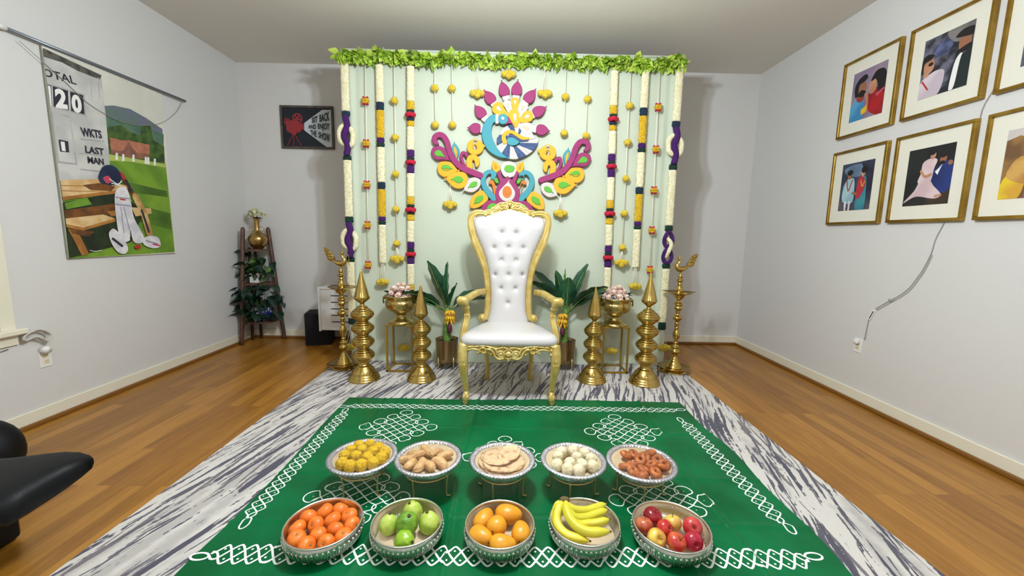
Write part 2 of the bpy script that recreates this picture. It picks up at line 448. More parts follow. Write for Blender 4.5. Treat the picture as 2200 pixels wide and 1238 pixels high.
def border(p0, p1, amp, d, w):
    p0 = Vector(p0); p1 = Vector(p1); ax = p1-p0; Ln = ax.length; ax.normalize(); n = Vector((-ax.y, ax.x)); k = round(Ln/d); d = Ln/k; lam = 3*d
    for ph in range(3):
        pts = []; M_ = int(Ln/.006)
        for i in range(M_+1):
            s = Ln*i/M_; e = min(1, min(s, Ln-s)/(d*.8)); q = math.sin(2*PI*(s/lam+ph/3)); q = .35*q+.65*math.asin(q*.985)/1.397
            pts.append(p0+ax*s+n*amp*q*(.25+.75*e))
        ribbon(pts, w)
    for i in range(k):
        for sgn, o_ in ((1, .75), (-1, .25)):
            sd = d*(i+o_)
            if sd < Ln-d*.2: q = p0+ax*sd+n*amp*.52*sgn; dot(q.x, q.y, w*.55)
    for e, sg in ((p0, -1), (p1, 1)):
        loop = [e+ax*sg*(.034-.034*math.cos(t))+n*.018*math.sin(t)*(1 if sg > 0 else -1)+n*amp*.3*sg for t in [2*PI*i/20 for i in range(20)]]
        ribbon(loop, w, True)
border((-1.17, 1.455), (1.24, 1.455), .048, .055, .0085)
border((-1.175, 2.85), (1.29, 2.85), .036, .055, .0065)
border((-1.155, 1.66), (-1.155, 2.74), .038, .055, .0066)
border((1.272, 1.66), (1.262, 2.66), .042, .055, .0068)
DOTS = [(i, j) for i in range(-3, 4) for j in range(-3, 4) if j == 0 or (abs(j) == 1 and abs(i) <= 2) or (abs(j) == 2 and abs(i) <= 1) or (abs(j) == 3 and i == 0)]
def medallion(cx, cy, d, w=.0062, rot=0.):
    S = set(DOTS); cr, sr = math.cos(rot), math.sin(rot)
    for (i, j) in DOTS:
        mid = {}
        for k, (dx, dy) in enumerate(((1, 0), (0, 1), (-1, 0), (0, -1))):
            free = (i+dx, j+dy) not in S or (abs(j) == 1 and dy == 0 and {abs(i), abs(i+dx)} == {1, 2})
            mid[k] = (Vector((dx, dy))*(.62 if free else .5), free, Vector((dx, dy)))
        for k in range(4):
            a, fa, da = mid[k]; b, fb, db = mid[(k+1) % 4]
            ta = db if fa else (db-da).normalized(); tb = da if fb else (da-db).normalized()
            ta = ta.normalized(); tb = tb.normalized(); L_ = (b-a).length*.38
            c1 = a+ta*L_; c2 = b+tb*L_; pts = []
            for q in range(8):
                t = q/7; p = a*(1-t)**3+c1*3*t*(1-t)**2+c2*3*t*t*(1-t)+b*t**3
                p = (p+Vector((i, j)))*d; pts.append((cx+p.x*cr-p.y*sr, cy+p.x*sr+p.y*cr))
            ribbon(pts, w)
        p = Vector((i, j))*d; dot(cx+p.x*cr-p.y*sr, cy+p.x*sr+p.y*cr, w*.45)
medallion(-.715, 2.53, .071); medallion(.785, 2.505, .071); medallion(-.72, 1.81, .071); medallion(.775, 1.81, .071); medallion(.0, 2.18, .068)
tag(mb.build('kolam_cloth', [KG, KW]), 'green satin cloth with white interlaced kolam borders spread over the streaked rug', 'cloth')
# ---------------------------------------------------------------- fabric backdrop
BDY = 3.95
FAB = mat('sage_fabric', (196, 204, 182), .75, sheen=.3, bump=.06, bs=300)
random.seed(11)
def bd_y(x, z):
    low = max(0, 1-z/1.0)
    y = BDY+.004*math.sin(x*5+1)+.003*math.sin(x*13+z*.7)+low*(.022*math.sin(x*6.3+.5)+.012*math.sin(x*15+2*z))+.01*mnoise.noise(Vector((x*1.7, z*1.2, 0)))+low*.03*mnoise.noise(Vector((x*4, z*5, 4)))
    e = max(0, (abs(x-.015)-1.42)/.16)
    return y+.02*e*math.sin(x*60)+(.006 if abs(z-.47-.01*x) < .006 else 0)
t = thing('fabric_backdrop', 'pale sage green fabric backdrop on a pipe frame behind the white throne', 'backdrop', (0.015, BDY+.05, 0))
xf = Matrix.Translation((-.015, -(BDY+.05), 0))
mb = MB(); nx, nz = 240, 90; v = []
for j in range(nz+1):
    z = .012+2.955*j/nz
    for i in range(nx+1):
        x = -1.572+3.175*i/nx; v.append((x, bd_y(x, z)-max(0, (.12-z))*.12, z))
mb.add((v, [(j*(nx+1)+i, j*(nx+1)+i+1, (j+1)*(nx+1)+i+1, (j+1)*(nx+1)+i) for j in range(nz) for i in range(nx)]), 0, True, xf)
for sx in (-1.572, 1.603):
    v = []; n2 = 12
    for j in range(31):
        z = .012+2.955*j/30
        for i in range(n2+1): v.append((sx+(.012*math.sin(i*1.4+z*2) if 0 < i < n2 else 0), bd_y(sx, z)+.16*i/n2, z))
    mb.add((v, [(j*(n2+1)+i, j*(n2+1)+i+1, (j+1)*(n2+1)+i+1, (j+1)*(n2+1)+i) for j in range(30) for i in range(n2)]), 0, True, xf)
mb.add(box(-1.575, 1.605, BDY-.01, BDY+.16, 2.955, 2.975, .004), 0, True, xf)
mb.build('fabric_panel', FAB, t)
mb = MB()
for x in (-1.5, 1.53): mb.add(tube([(x, BDY+.1, 0.01), (x, BDY+.1, 2.94)], .017, 10), 0, True, xf)
mb.add(tube([(-1.5, BDY+.1, 2.93), (1.53, BDY+.1, 2.93)], .017, 10), 0, True, xf)
mb.build('pipe_frame', mat('grey_steel', (150, 152, 155), .4, .7), t)
mb = MB()
for x in (-1.5, 1.53): mb.add(box(x-.2, x+.2, BDY+.05, BDY+.15, 0, .012, .003), 0, True, xf)
mb.build('base_plate', _M['grey_steel'], t)

def bd(u, v, d=0.): p = atY(u, v, BDY-.03-d); return p.x, p.z
MIRX = .015
# ---------------------------------------------------------------- leaf garland on the top edge
G1 = mat('lime_leaf', (162, 196, 58), .5, c2=(138, 174, 38), vs=30, ss=.1)
G2 = mat('bright_leaf', (186, 208, 88), .5)
G3 = mat('deep_leaf', (114, 150, 36), .55)
def leaf_geo(L_, W_, fold=.3, curl=.3, n=6):
    v = []; f = []
    for i in range(n+1):
        t = i/n; wv = W_*math.sin(PI*min(1, t**.75))**.9*(1-.25*t) if 0 < t < 1 else 0
        z = -curl*L_*t*t
        v += [(-wv, t*L_, z+fold*wv), (0, t*L_, z), (wv, t*L_, z+fold*wv)]
    for i in range(n):
        a = 3*i; f += [(a, a+1, a+4, a+3), (a+1, a+2, a+5, a+4)]
    return v, f
def orient(p, d, roll=0., s=1.):
    d = Vector(d).normalized(); q = d.to_track_quat('Y', 'Z')
    return Matrix.Translation(p) @ q.to_matrix().to_4x4() @ Matrix.Rotation(roll, 4, 'Y') @ Matrix.Scale(s, 4)
mb = MB()
x = -1.56
random.seed(5)
while x < 1.60:
    for k in range(5):
        a = random.uniform(-PI*.55, PI*.55) if k < 4 else random.uniform(-PI, PI)
        # direction around the rope: mostly down and outwards
        d = Vector((random.uniform(-.9, .9), -random.uniform(.1, .9), random.uniform(-1.3, .5)))
        p = Vector((x+random.uniform(-.02, .02), BDY-.035+random.uniform(-.02, .02), 2.895+random.uniform(-.03, .03)+.008*math.sin(x*9)))
        s = random.uniform(.75, 1.25)
        mb.add(leaf_geo(.074*s, .029*s, random.uniform(.1, .5), random.uniform(-.1, .5), 5), random.choice((0, 0, 1, 1, 1, 2)), True, orient(p, d, random.uniform(-1.2, 1.2)))
    x += .0125
mb.add(tube([(-1.55, BDY-.03, 2.895), (0, BDY-.03, 2.89), (1.60, BDY-.03, 2.895)], .012, 6), 2)
tag(mb.build('leaf_garland', [G1, G2, G3]), 'bright green artificial leaf garland along the top edge of the backdrop', 'garland')

# ---------------------------------------------------------------- flower garlands
FCR = mat('cream_petals', (240, 234, 200), .9, bump=1., bs=90, c2=(228, 218, 172), vs=40)
FYE = mat('yellow_petals', (222, 182, 36), .9, bump=1., bs=90, c2=(196, 152, 24), vs=60)
FPU = mat('purple_petals', (66, 16, 92), .9, bump=1., bs=90)
FNA = mat('dark_teal_petals', (22, 44, 62), .9, bump=1., bs=90)
FGR = mat('dark_green_petals', (12, 50, 38), .9, bump=1., bs=90)
FRE = mat('crimson_petals', (190, 18, 52), .85, bump=1., bs=90)
POM = mat('yellow_wool', (220, 192, 46), .95, bump=.7, bs=120, c2=(204, 172, 34), vs=60, sheen=.3)
STR = mat('pale_string', (238, 234, 212), .8)
def band(x0, z0, x1, z1, wd, dp, seed=0):
    """a ruffled strip of strung petals from (x0,z0) down to (x1,z1)"""
    n = max(3, int((z0-z1)/.009)); rings = []; m = 14
    for i in range(n+1):
        t = i/n; z = z0+(z1-z0)*t; x = x0+(x1-x0)*t; e = .8 if i in (0, n) else 1
        k = 1+.09*(1 if i % 2 else -1)
        rings.append([(x+math.cos(2*PI*j/m)*wd/2*e*k*(1+.17*mnoise.noise(Vector((j*2.1, i*.9, seed)))), BDY-.032-dp/2+math.sin(2*PI*j/m)*dp/2*e*(1+.25*mnoise.noise(Vector((j*1.3, i*1.7, seed+9)))), z+.004*mnoise.noise(Vector((j*1.7, i, seed)))) for j in range(m)])
    return loft(rings, True, True)
def garland(name, label, line, segs, wd, tail=None, group=None):
    """line: [(u,v),(u,v)] pixel ends of the garland; segs: (v0,v1,kind)"""
    (ua, va), (ub, vb) = line
    xa, za = bd(ua, va); xb, zb = bd(ub, vb)
    t = thing(name, label, 'flower garland', (xa, BDY-.03, za), group); xf = Matrix.Translation((-xa, -(BDY-.03), -za))
    def at(v): q = (v-va)/(vb-va); _, z = bd(ua+(ub-ua)*q, v); return xa+(xb-xa)*q, z
    for i, (v0, v1, kd) in enumerate(segs):
        x0, z0 = at(v0); x1, z1 = at(v1); m = dict(c=FCR, y=FYE, p=FPU, n=FNA, g=FGR, r=FRE)[kd[0]]
        nm = dict(c='cream_flower_band', y='yellow_flower_band', p='purple_flower_band', n='dark_flower_band', g='dark_flower_band', r='red_flower_ring')[kd[0]]
        mb = MB()
        if kd == 'r': mb.add(tube([(x0+.001*k, BDY-.05+math.sin(a)*.030, (z0+z1)/2) if False else (x0+math.cos(a)*wd*.46, BDY-.055+math.sin(a)*.022, (z0+z1)/2+.004*math.sin(3*a)) for k, a in enumerate([2*PI*j/20 for j in range(20)])], (z0-z1)*.46, 8, False, True), 0, True, xf)
        elif kd == 'p8':      # two purple strands twisted into a figure of eight around a cream strand
            nm = 'purple_flower_ring'
            for c0, c1 in ((0, .5), (.5, 1)):
                za_, zb_ = z0+(z1-z0)*c0, z0+(z1-z0)*c1; zc = (za_+zb_)/2; hr = (za_-zb_)/2-.012
                mb.add(tube([(x0+(x1-x0)*(c0+.25)+math.sin(a)*wd*.52, BDY-.058+.012*math.sin(2*a), zc+math.cos(a)*hr) for a in [2*PI*j/24 for j in range(24)]], .0185, 8, False, True), 0, True, xf)
        elif kd == 'pw':
            nm = 'purple_flower_band'; mb.add(tube(spl([(x0-.004, BDY-.06, z0), (x0+.014, BDY-.062, z0+(z1-z0)*.25), (x0-.012, BDY-.07, z0+(z1-z0)*.5), (x0+.012, BDY-.062, z0+(z1-z0)*.75), (x1, BDY-.06, z1)], 5), .030, 10), 0, True, xf)
            for sg, dz in ((-1, .03), (1, -.03)):
                mc = MB(); zc = (z0+z1)/2+dz*.3; mc.add(tube(spl([(x0+sg*.012, BDY-.045, zc+.088), (x0+sg*.045, BDY-.05, zc+.065), (x0+sg*.062, BDY-.052, zc+.02), (x0+sg*.055, BDY-.052, zc-.05), (x0+sg*.028, BDY-.05, zc-.076), (x0+sg*.008, BDY-.05, zc-.084)], 5), .026, 9), 0, True, xf); mc.build('cream_flower_strand', FCR, t)
        else: mb.add(band(x0, z0, x1, z1, wd*(1.05 if kd[0] in 'ng' else 1), .03, i*3.3), 0, True, xf)
        mb.build(nm, m, t)
        if kd == 'p8':
            mb = MB(); zc = (z0+z1)/2
            mb.add(tube(spl([(x0-.012, BDY-.05, zc+(z0-z1)*.30), (x0+.02, BDY-.085, zc+(z0-z1)*.12), (x0+.0, BDY-.09, zc-(z0-z1)*.1), (x0-.014, BDY-.055, zc-(z0-z1)*.3)], 5), .019, 8), 0, True, xf); mb.build('cream_flower_strand', FCR, t)
    # hanging cord behind the flowers
    mb = MB(); x0, z0 = at(va); x1, z1 = at(segs[-1][1]); mb.add(tube([(x0, BDY-.036, z0), (x1, BDY-.036, z1)], .003, 5), 0, True, xf)
    if tail:
        tv, tu = tail; tx, tz = bd(tu, tv)
        for k in (-1, 0, 1): mb.add(tube([(x1+k*.008, BDY-.05, z1+.01), (tx+k*.028, BDY-.055, tz+.01)], .0025, 5), 0, True, xf)
    mb.build('string', STR, t)
    if tail:
        for k, (dx, dz) in enumerate(((-.032, 0), (0, -.006), (.032, .002), (.004, .014))):
            mb = MB(); mb.add(ell((tx+dx, BDY-.058-.012*(k == 3), tz+dz), (.032, .028, .028), 14, 9, None, .35, k), 0, True, xf); mb.build('pom_pom', POM, t)
    return t
L1 = garland('flower_garland', 'cream and purple flower garland on the poster-side edge of the backdrop', [(741, 128), (757, 640)],
    [(122, 240, 'c'), (240, 252, 'n'), (252, 335, 'pw'), (335, 345, 'g'), (345, 466, 'c'), (466, 479, 'g'), (479, 552, 'pw'), (552, 563, 'g'), (563, 683, 'c'), (683, 696, 'g')], .076, (745, 752), 'flower garlands on the backdrop')
L2 = garland('flower_garland', 'cream and yellow flower garland with dark bands, second from the poster-side edge', [(816, 140), (824, 565)],
    [(140, 221, 'c'), (221, 238, 'n'), (238, 297, 'y'), (297, 308, 'p'), (308, 317, 'g'), (317, 392, 'c'), (392, 407, 'n'), (407, 466, 'y'), (466, 475, 'p'), (475, 483, 'g'), (483, 565, 'c')], .072, (606, 824), 'flower garlands on the backdrop')
L3 = garland('flower_garland', 'cream flower garland with red rings, standing left of the peacock plaque', [(883, 143), (884, 700)],
    [(143, 219, 'c'), (219, 237, 'y'), (237, 243, 'g'), (243, 254, 'r'), (254, 261, 'n'), (261, 273, 'y'), (273, 323, 'c'), (323, 339, 'p'), (339, 345, 'g'), (345, 355, 'r'), (355, 373, 'p'), (373, 423, 'c'), (423, 440, 'y'), (440, 446, 'g'), (446, 457, 'r'), (457, 461, 'g'), (461, 475, 'y'), (475, 520, 'c'), (520, 535, 'p'), (535, 541, 'g'), (541, 551, 'r'), (551, 567, 'p'), (567, 612, 'c'), (612, 628, 'y'), (628, 632, 'g'), (632, 641, 'r'), (641, 646, 'g'), (646, 660, 'y'), (660, 700, 'c')], .070, (746, 870), 'flower garlands on the backdrop')
def tufts(name, label, line, vs, kind, cluster=None, group=None, cat='hanging string'):
    (ua, va), (ub, vb) = line; xa, za = bd(ua, va); xb, zb = bd(ub, vb)
    t = thing(name, label, cat, (xa, BDY-.03, za), group); xf = Matrix.Translation((-xa, -(BDY-.03), -za))
    mb = MB(); mb.add(tube([(xa, BDY-.045, za), (xb, BDY-.045, zb)], .0040, 5), 0, True, xf)
    if cluster:
        cu, cv = cluster; cx, cz = bd(cu, cv)
        for k in (-1, 0, 1): mb.add(tube([(xb+k*.004, BDY-.045, zb), (cx+k*.022, BDY-.05, cz+.01)], .0032, 5), 0, True, xf)
    mb.build('string', STR, t)
    for i, v in enumerate(vs):
        u = ua+(ub-ua)*(v-va)/(vb-va); x, z = bd(u, v)
        if kind == 'pom': mb = MB(); mb.add(ell((x, BDY-.055, z), (.036, .032, .032), 16, 10, None, .3, i+v), 0, True, xf); mb.build('pom_pom', POM, t)
        else:
            mb = MB()
            for (dx, dz) in ((-.018, .004), (.018, .004), (0, .004), (-.016, -.012), (.016, -.010), (0, -.016), (-.012, .016), (.012, .016)): mb.add(ell((x+dx, BDY-.056, z+dz), (.017, .022, .012), 10, 7, None, .3, dx*90+i), 0, True, xf)
            o = mb.build('yellow_tuft', FYE, t)
            mb = MB()
            for s in (1, -1):
                for dx in (-.018, 0, .018): mb.add(ell((x+dx, BDY-.058, z+s*(.029-.006*(dx == 0))), (.010, .017, .010), 9, 6, None, .3, dx*50+s), 0, True, xf)
            mb.build('red_tuft', FRE, t)
    if cluster:
        for k, (dx, dz) in enumerate(((-.042, 0), (-.014, .008), (.016, .008), (.042, .0), (0, -.018))):
            mb = MB(); mb.add(ell((cx+dx, BDY-.058-.008*(k == 4), cz+dz), (.028, .028, .027), 14, 9, None, .35, k), 0, True, xf); mb.build('pom_pom', POM, t)
    return t
GS = 'strings of yellow pompoms on the backdrop'
A1 = tufts('tuft_string', 'string of red and yellow tufts near the poster-side edge of the backdrop', [(786, 135), (793, 575)], (219, 310, 398, 484, 569), 'tuft')
B1 = tufts('pompom_string', 'long string of yellow pompoms beside the peacock plaque on the poster side', [(848, 140), (854, 530)], (218, 297, 375, 450, 523), 'pom', (855, 556), GS)
tufts('pompom_string', 'string with two yellow pompoms next to the red ringed garland, poster side', [(934, 140), (936, 271)], (191, 270), 'pom', None, GS)
tufts('pompom_string', 'string with two yellow pompoms above the left wing of the scroll plaque', [(971, 140), (973, 271)], (192, 270), 'pom', None, GS)
tufts('pompom_string', 'string with two yellow pompoms just right of the magenta peacock tips', [(1216, 145), (1211, 288)], (210, 288), 'pom', None, GS)
tufts('pompom_string', 'string with two yellow pompoms above the right wing scroll, nearest its garland', [(1264, 145), (1258, 293)], (215, 293), 'pom', None, GS)
GC = 'tassels of clustered yellow pompoms'
tufts('pompom_tassel', 'cluster of yellow pompoms hanging left of the magenta peacock tips', [(1027, 143), (1026, 160)], (), 'pom', (1026, 203), GC, 'tassel')
tufts('pompom_tassel', 'short cluster of yellow pompoms hanging directly above the peacock plaque', [(1092, 141), (1092, 146)], (), 'pom', (1093, 162), GC, 'tassel')
tufts('pompom_tassel', 'cluster of yellow pompoms hanging right of the magenta peacock tips', [(1170, 143), (1170, 160)], (), 'pom', (1170, 203), GC, 'tassel')
tufts('pompom_tassel', 'cluster of yellow pompoms hanging under the left wing scroll', [(968, 385), (968, 405)], (), 'pom', (968, 440), GC, 'tassel')
tufts('pompom_tassel', 'cluster of yellow pompoms hanging under the right wing scroll', [(1204, 410), (1204, 425)], (), 'pom', (1203, 459), GC, 'tassel')
def mirx(o, label, dx=0., dz=0.): return dup(o, (2*MIRX-o.location.x+dx, o.location.y, o.location.z+dz), 0, (-1, 1, 1), label)
garland('flower_garland', 'cream and purple flower garland on the photo-frame-side edge of the backdrop', [(1460, 135), (1424, 655)],
    [(135, 262, 'c'), (262, 275, 'n'), (275, 354, 'pw'), (354, 366, 'g'), (366, 485, 'c'), (485, 497, 'g'), (497, 567, 'p8'), (567, 577, 'g'), (577, 692, 'c'), (692, 708, 'g')], .076, (746, 1425), 'flower garlands on the backdrop')
mirx(L2, 'cream and yellow flower garland with dark bands, second from the photo-frame-side edge')
mirx(L3, 'cream flower garland with red rings, standing right of the peacock plaque')
mirx(A1, 'string of red and yellow tufts near the photo-frame-side edge of the backdrop')
mirx(B1, 'long string of yellow pompoms beside the peacock plaque on the photo-frame side')

# ---------------------------------------------------------------- foam peacock plaques
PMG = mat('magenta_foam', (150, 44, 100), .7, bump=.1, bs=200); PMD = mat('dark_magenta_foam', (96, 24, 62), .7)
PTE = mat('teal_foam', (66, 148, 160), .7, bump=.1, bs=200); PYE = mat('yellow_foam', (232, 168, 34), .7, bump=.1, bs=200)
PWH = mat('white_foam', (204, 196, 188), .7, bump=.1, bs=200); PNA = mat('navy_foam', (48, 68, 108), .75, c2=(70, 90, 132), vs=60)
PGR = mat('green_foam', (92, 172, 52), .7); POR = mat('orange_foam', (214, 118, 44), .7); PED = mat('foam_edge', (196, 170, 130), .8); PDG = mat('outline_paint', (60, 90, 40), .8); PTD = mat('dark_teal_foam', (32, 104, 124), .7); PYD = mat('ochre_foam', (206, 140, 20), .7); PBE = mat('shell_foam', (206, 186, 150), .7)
def cA(x, y): return bd(960+x/6.515, 160+y/6.515)
def cB(x, y): return bd(920+x/6.516, 270+y/6.516)
class Plaque:
    def __init__(s, name, label, cr, c0):
        s.cr = cr; x, z = cr(*c0); s.o = Vector((x, BDY-.034, z)); s.t = thing(name, label, 'wall plaque', s.o, None)
    def piece(s, name, poly, m, side, th=.024, d0=0., b=.006):
        pp = [s.cr(p[0], p[1]) for p in poly]; mb = MB()
        prism(mb, pp, lambda a, b_, d: (a-s.o.x, -d, b_-s.o.z), th, b, 0, 1, d0); return mb.build(name, [m, side], s.t)
    def sm(s, name, pts, m, side, n=5, **k): return s.piece(name, [tuple(q) for q in dedupe(spl(V2(pts), n, True))], m, side, **k)
    def st(s, name, pts, w, m, side, **k): return s.piece(name, [tuple(q) for q in stroke(V2(pts), w, 6)], m, side, **k)
def drop(c, tipp, w, n=20, back=1.):
    """teardrop outline with its point at tipp and round end around c"""
    c = Vector(c); t = Vector(tipp); ax = (t-c); L_ = ax.length; ax.normalize(); nn = Vector((-ax.y, ax.x)); out = []
    for i in range(n):
        a = 2*PI*i/n; k = math.cos(a); q = math.sin(a)
        wd = w*q*(math.sin(a/2) if False else (1-max(0, k))**.55 if k > 0 else 1)
        out.append(tuple(c+ax*(L_*k if k > 0 else w*back*k)+nn*wd))
    return out
pw = Plaque('scroll_wing_plaque', 'magenta and yellow foam scroll wing plaque curling up at its left end', cB, (400, 560))
pw.st('scroll', [(128, 262), (96, 225), (105, 165), (165, 138), (225, 165), (268, 240), (292, 330), (330, 430), (390, 520), (470, 590), (570, 640), (735, 705)], [54, 70, 78, 80, 80, 78, 74, 78, 84, 88, 88, 84], PMG, PMD, th=.03)
pw.st('small_scroll', [(545, 432), (528, 398), (485, 388), (468, 430), (478, 500), (520, 570)], [50, 48, 46, 44, 40, 30], PMG, PMD)
def leafp(nm, pl, m, side, th=.024): pw.sm(nm, pl, m, side, th=th)
leafp('magenta_leaf', tip([(48, 385), (70, 315), (150, 290), (225, 320), (270, 385), (305, 490), (160, 500), (85, 460)], [5]), PMG, PMD)
leafp('green_eye', tip([(92, 400), (120, 358), (180, 360), (232, 440), (170, 448), (115, 430)], [3]), PGR, PDG, .030)
leafp('yellow_leaf', tip([(132, 610), (150, 540), (200, 508), (310, 515), (370, 570), (425, 640), (260, 725), (165, 690)], [5]), PYE, PYD)
leafp('green_eye', tip([(192, 600), (220, 558), (290, 562), (338, 608), (280, 638), (215, 634)], [3]), PGR, PDG, .030)
leafp('yellow_leaf', tip([(245, 752), (310, 690), (420, 652), (520, 668), (560, 740), (540, 830), (470, 885), (360, 870)], [0]), PYE, PYD, .027)
leafp('green_eye', tip([(335, 762), (380, 722), (450, 716), (494, 752), (480, 795), (420, 812)], [0]), PGR, PDG, .033)
leafp('white_leaf', tip([(500, 912), (520, 830), (580, 750), (660, 730), (735, 770), (725, 860), (650, 930), (580, 938)], [0]), PWH, PBE)
leafp('green_eye', tip([(570, 872), (595, 815), (650, 786), (690, 800), (680, 850), (630, 874)], [0]), PGR, PDG, .030)
leafp('teal_leaf', tip([(332, 320), (370, 245), (420, 300), (440, 365), (415, 470), (360, 410)], [1, 4]), PTE, PTD)
leafp('yellow_eye', tip([(360, 310), (384, 312), (408, 380), (398, 450), (372, 390)], [3]), PYE, PYD, .030)
pk = Plaque('paisley_plaque', 'yellow foam paisley ring plaque touching the teal peacock neck', cB, (660, 310)); pk.t['group'] = 'yellow paisley plaques'
mbp = [tuple(Vector((660, 308))+Vector((math.cos(a)*(112+14*math.cos(2*a+1)), math.sin(a)*(112-10*math.cos(3*a))))) for a in [2*PI*i/28 for i in range(28)]]
# ring with a crescent hole: built as a closed thick stroke
pk.st('ring', [(668, 232), (725, 275), (735, 335), (690, 375), (625, 375), (588, 330), (600, 265), (655, 230)], [84, 84, 80, 76, 78, 84, 86, 84], PYE, PYD)
pk.st('tail', [(720, 300), (780, 290)], [90, 50], PYE, PYD, th=.02)
pk.st('inner_curl', [(655, 262), (640, 300), (655, 345)], [10, 26, 16], PWH, PBE, th=.01)
pk2 = Plaque('paisley_plaque', 'yellow foam hook plaque below the paisley ring, over the magenta wing', cB, (620, 500)); pk2.t['group'] = 'yellow paisley plaques'
pk2.st('hook', [(585, 590), (578, 520), (590, 465), (640, 450), (680, 480), (688, 530), (682, 562)], [88, 84, 84, 82, 76, 70, 50], PYE, PYD)
mirx(pw.t, 'magenta and yellow foam scroll wing plaque curling up at its right end', -.003, -.032)
mirx(pk.t, 'yellow foam paisley ring plaque touching the striped peacock body', 0, -.038); mirx(pk2.t, 'yellow foam hook plaque over the right magenta wing, under a paisley ring', 0, -.034)
# lotus centre
def cBm(x, y):
    a, b = cB(x, y); return a, b
lt = Plaque('lotus_plaque', 'foam lotus plaque with teal swan necks and orange heart above the throne crest', cB, (1107, 900))
cxw, _ = cB(1110, 900)
def both(fn, name, pts, *a, **k):
    fn(name, pts, *a, **k)
    cr = lt.cr; lt.cr = lambda x, y: (2*cxw-cr(x, y)[0], cr(x, y)[1]); fn(name, pts, *a, **k); lt.cr = cr
both(lt.sm, 'yellow_leaf', tip([(592, 1150), (590, 1060), (650, 960), (750, 910), (810, 960), (840, 1040), (740, 1130), (650, 1165)], [0]), PYE, PYD)
both(lt.sm, 'green_eye', tip([(650, 1090), (665, 1020), (720, 985), (768, 985), (765, 1045), (700, 1095)], [0]), PGR, PDG, th=.030)
both(lt.sm, 'magenta_leaf', [(752, 1180), (770, 1110), (850, 1050), (960, 1040), (1010, 1080), (980, 1200), (850, 1230)], PMG, PMD, th=.027)
both(lt.sm, 'green_eye', [(825, 1160), (860, 1105), (920, 1090), (950, 1110), (930, 1190), (850, 1200)], PGR, PDG, th=.032)
both(lt.st, 'swan_neck', [(905, 735), (925, 690), (900, 660), (850, 655), (795, 695), (772, 770), (790, 860), (850, 950), (920, 1020)], [60, 72, 66, 62, 68, 72, 76, 84, 90], PTE, PTD, th=.028)
both(lt.st, 'green_bud', [(935, 750), (965, 790)], [42, 50], PGR, PDG, th=.022)
both(lt.st, 'orange_curl', [(872, 800), (895, 790), (920, 850), (935, 930), (945, 980)], [52, 52, 44, 44, 40], POR, PYD, th=.022)
both(lt.sm, 'flame', tip([(890, 570), (905, 510), (955, 520), (1005, 580), (1000, 640), (960, 668), (915, 640)], [1]), PYE, PYD)
both(lt.sm, 'flame_ridge', tip([(925, 580), (938, 555), (968, 580), (966, 610), (942, 612)], [1]), PYD, PYD, th=.028)
both(lt.st, 'stem', [(985, 660), (1030, 790)], [56, 60], PMG, PMD, th=.024)
lt.sm('white_disc', [(1015, 620), (1030, 540), (1090, 508), (1160, 508), (1225, 545), (1238, 620), (1215, 700), (1140, 735), (1060, 715)], PWH, PBE)
lt.sm('green_eye', [(1065, 610), (1090, 565), (1150, 560), (1200, 580), (1208, 615), (1180, 655), (1120, 662), (1080, 645)], PGR, PDG, th=.031)
lt.sm('magenta_drop', tip([(1112, 728), (1190, 775), (1255, 870), (1285, 960), (1262, 1050), (1200, 1120), (1110, 1140), (1015, 1110), (955, 1050), (938, 960), (965, 860), (1030, 770)], [0]), PMG, PMD, th=.032)
lt.sm('white_drop', tip([(1122, 785), (1175, 860), (1216, 935), (1205, 1010), (1160, 1060), (1110, 1070), (1045, 1055), (1000, 1000), (992, 935), (1040, 870)], [0]), PWH, PBE, th=.036)
lt.piece('orange_drop', [(1105+66*math.cos(a), 935+85*math.sin(a)) for a in [2*PI*i/24 for i in range(24)]], POR, PYD, th=.040)
lt.piece('orange_core', [(1106+32*math.cos(a), 932+44*math.sin(a)) for a in [2*PI*i/20 for i in range(20)]], POR, PMD, th=.045)
# the peacock itself
pc = Plaque('peacock_plaque', 'round foam peacock plaque with teal neck and magenta tail tips', cA, (950, 750))
hub = Vector((955, 700))
TIPS = [((400, 765), (298, 755)), ((475, 545), (395, 443)), ((608, 345), (528, 238)), ((802, 240), (765, 108)), ((978, 230), (992, 98)), ((1150, 335), (1238, 222)), ((1275, 530), (1388, 468)), ((1322, 785), (1434, 800))]
for c, tp in TIPS:
    c = Vector(c); tp = Vector(tp); ax = (tp-c).normalized(); n = Vector((-ax.y, ax.x)); L_ = (tp-c).length
    pts = [c-ax*72+n*38, c-ax*40+n*72, c+ax*20+n*74, c+ax*L_*.6+n*46, tp, tp, tp, c+ax*L_*.6-n*46, c+ax*20-n*74, c-ax*40-n*72, c-ax*72-n*38]
    pc.sm('tail_tip', [tuple(q) for q in pts], PMG, PMD, th=.026)
    b0 = c-ax*72; b1 = c-ax*135
    pc.piece('tip_collar', [tuple(q) for q in (b0+n*52, b0-n*52, b1-n*46, b1+n*46)], PWH, PBE, th=.022)
for c, w, m, sd in (((725, 490), 92, PYE, PYD), ((848, 440), 70, PWH, PBE), ((1065, 470), 72, PWH, PBE), ((1125, 600), 84, PYE, PYD), ((1120, 765), 88, PWH, PBE), ((955, 400), 66, PYE, PYD)):
    c = Vector(c); pc.sm('feather', drop(c, hub+(c-hub)*.12, w, 18), m, sd, 2, th=.026)
    ax = (hub-c).normalized(); pc.sm('feather_eye', drop(c-ax*6, c+ax*w*.72, w*.32, 14), PWH if m is PYE else PBE, PBE, 2, th=.030)
pc.sm('arch_feather', [(865, 600), (870, 530), (940, 492), (1005, 530), (1012, 620), (1000, 720), (965, 760), (925, 720), (880, 660)], PYE, PYD, th=.029)
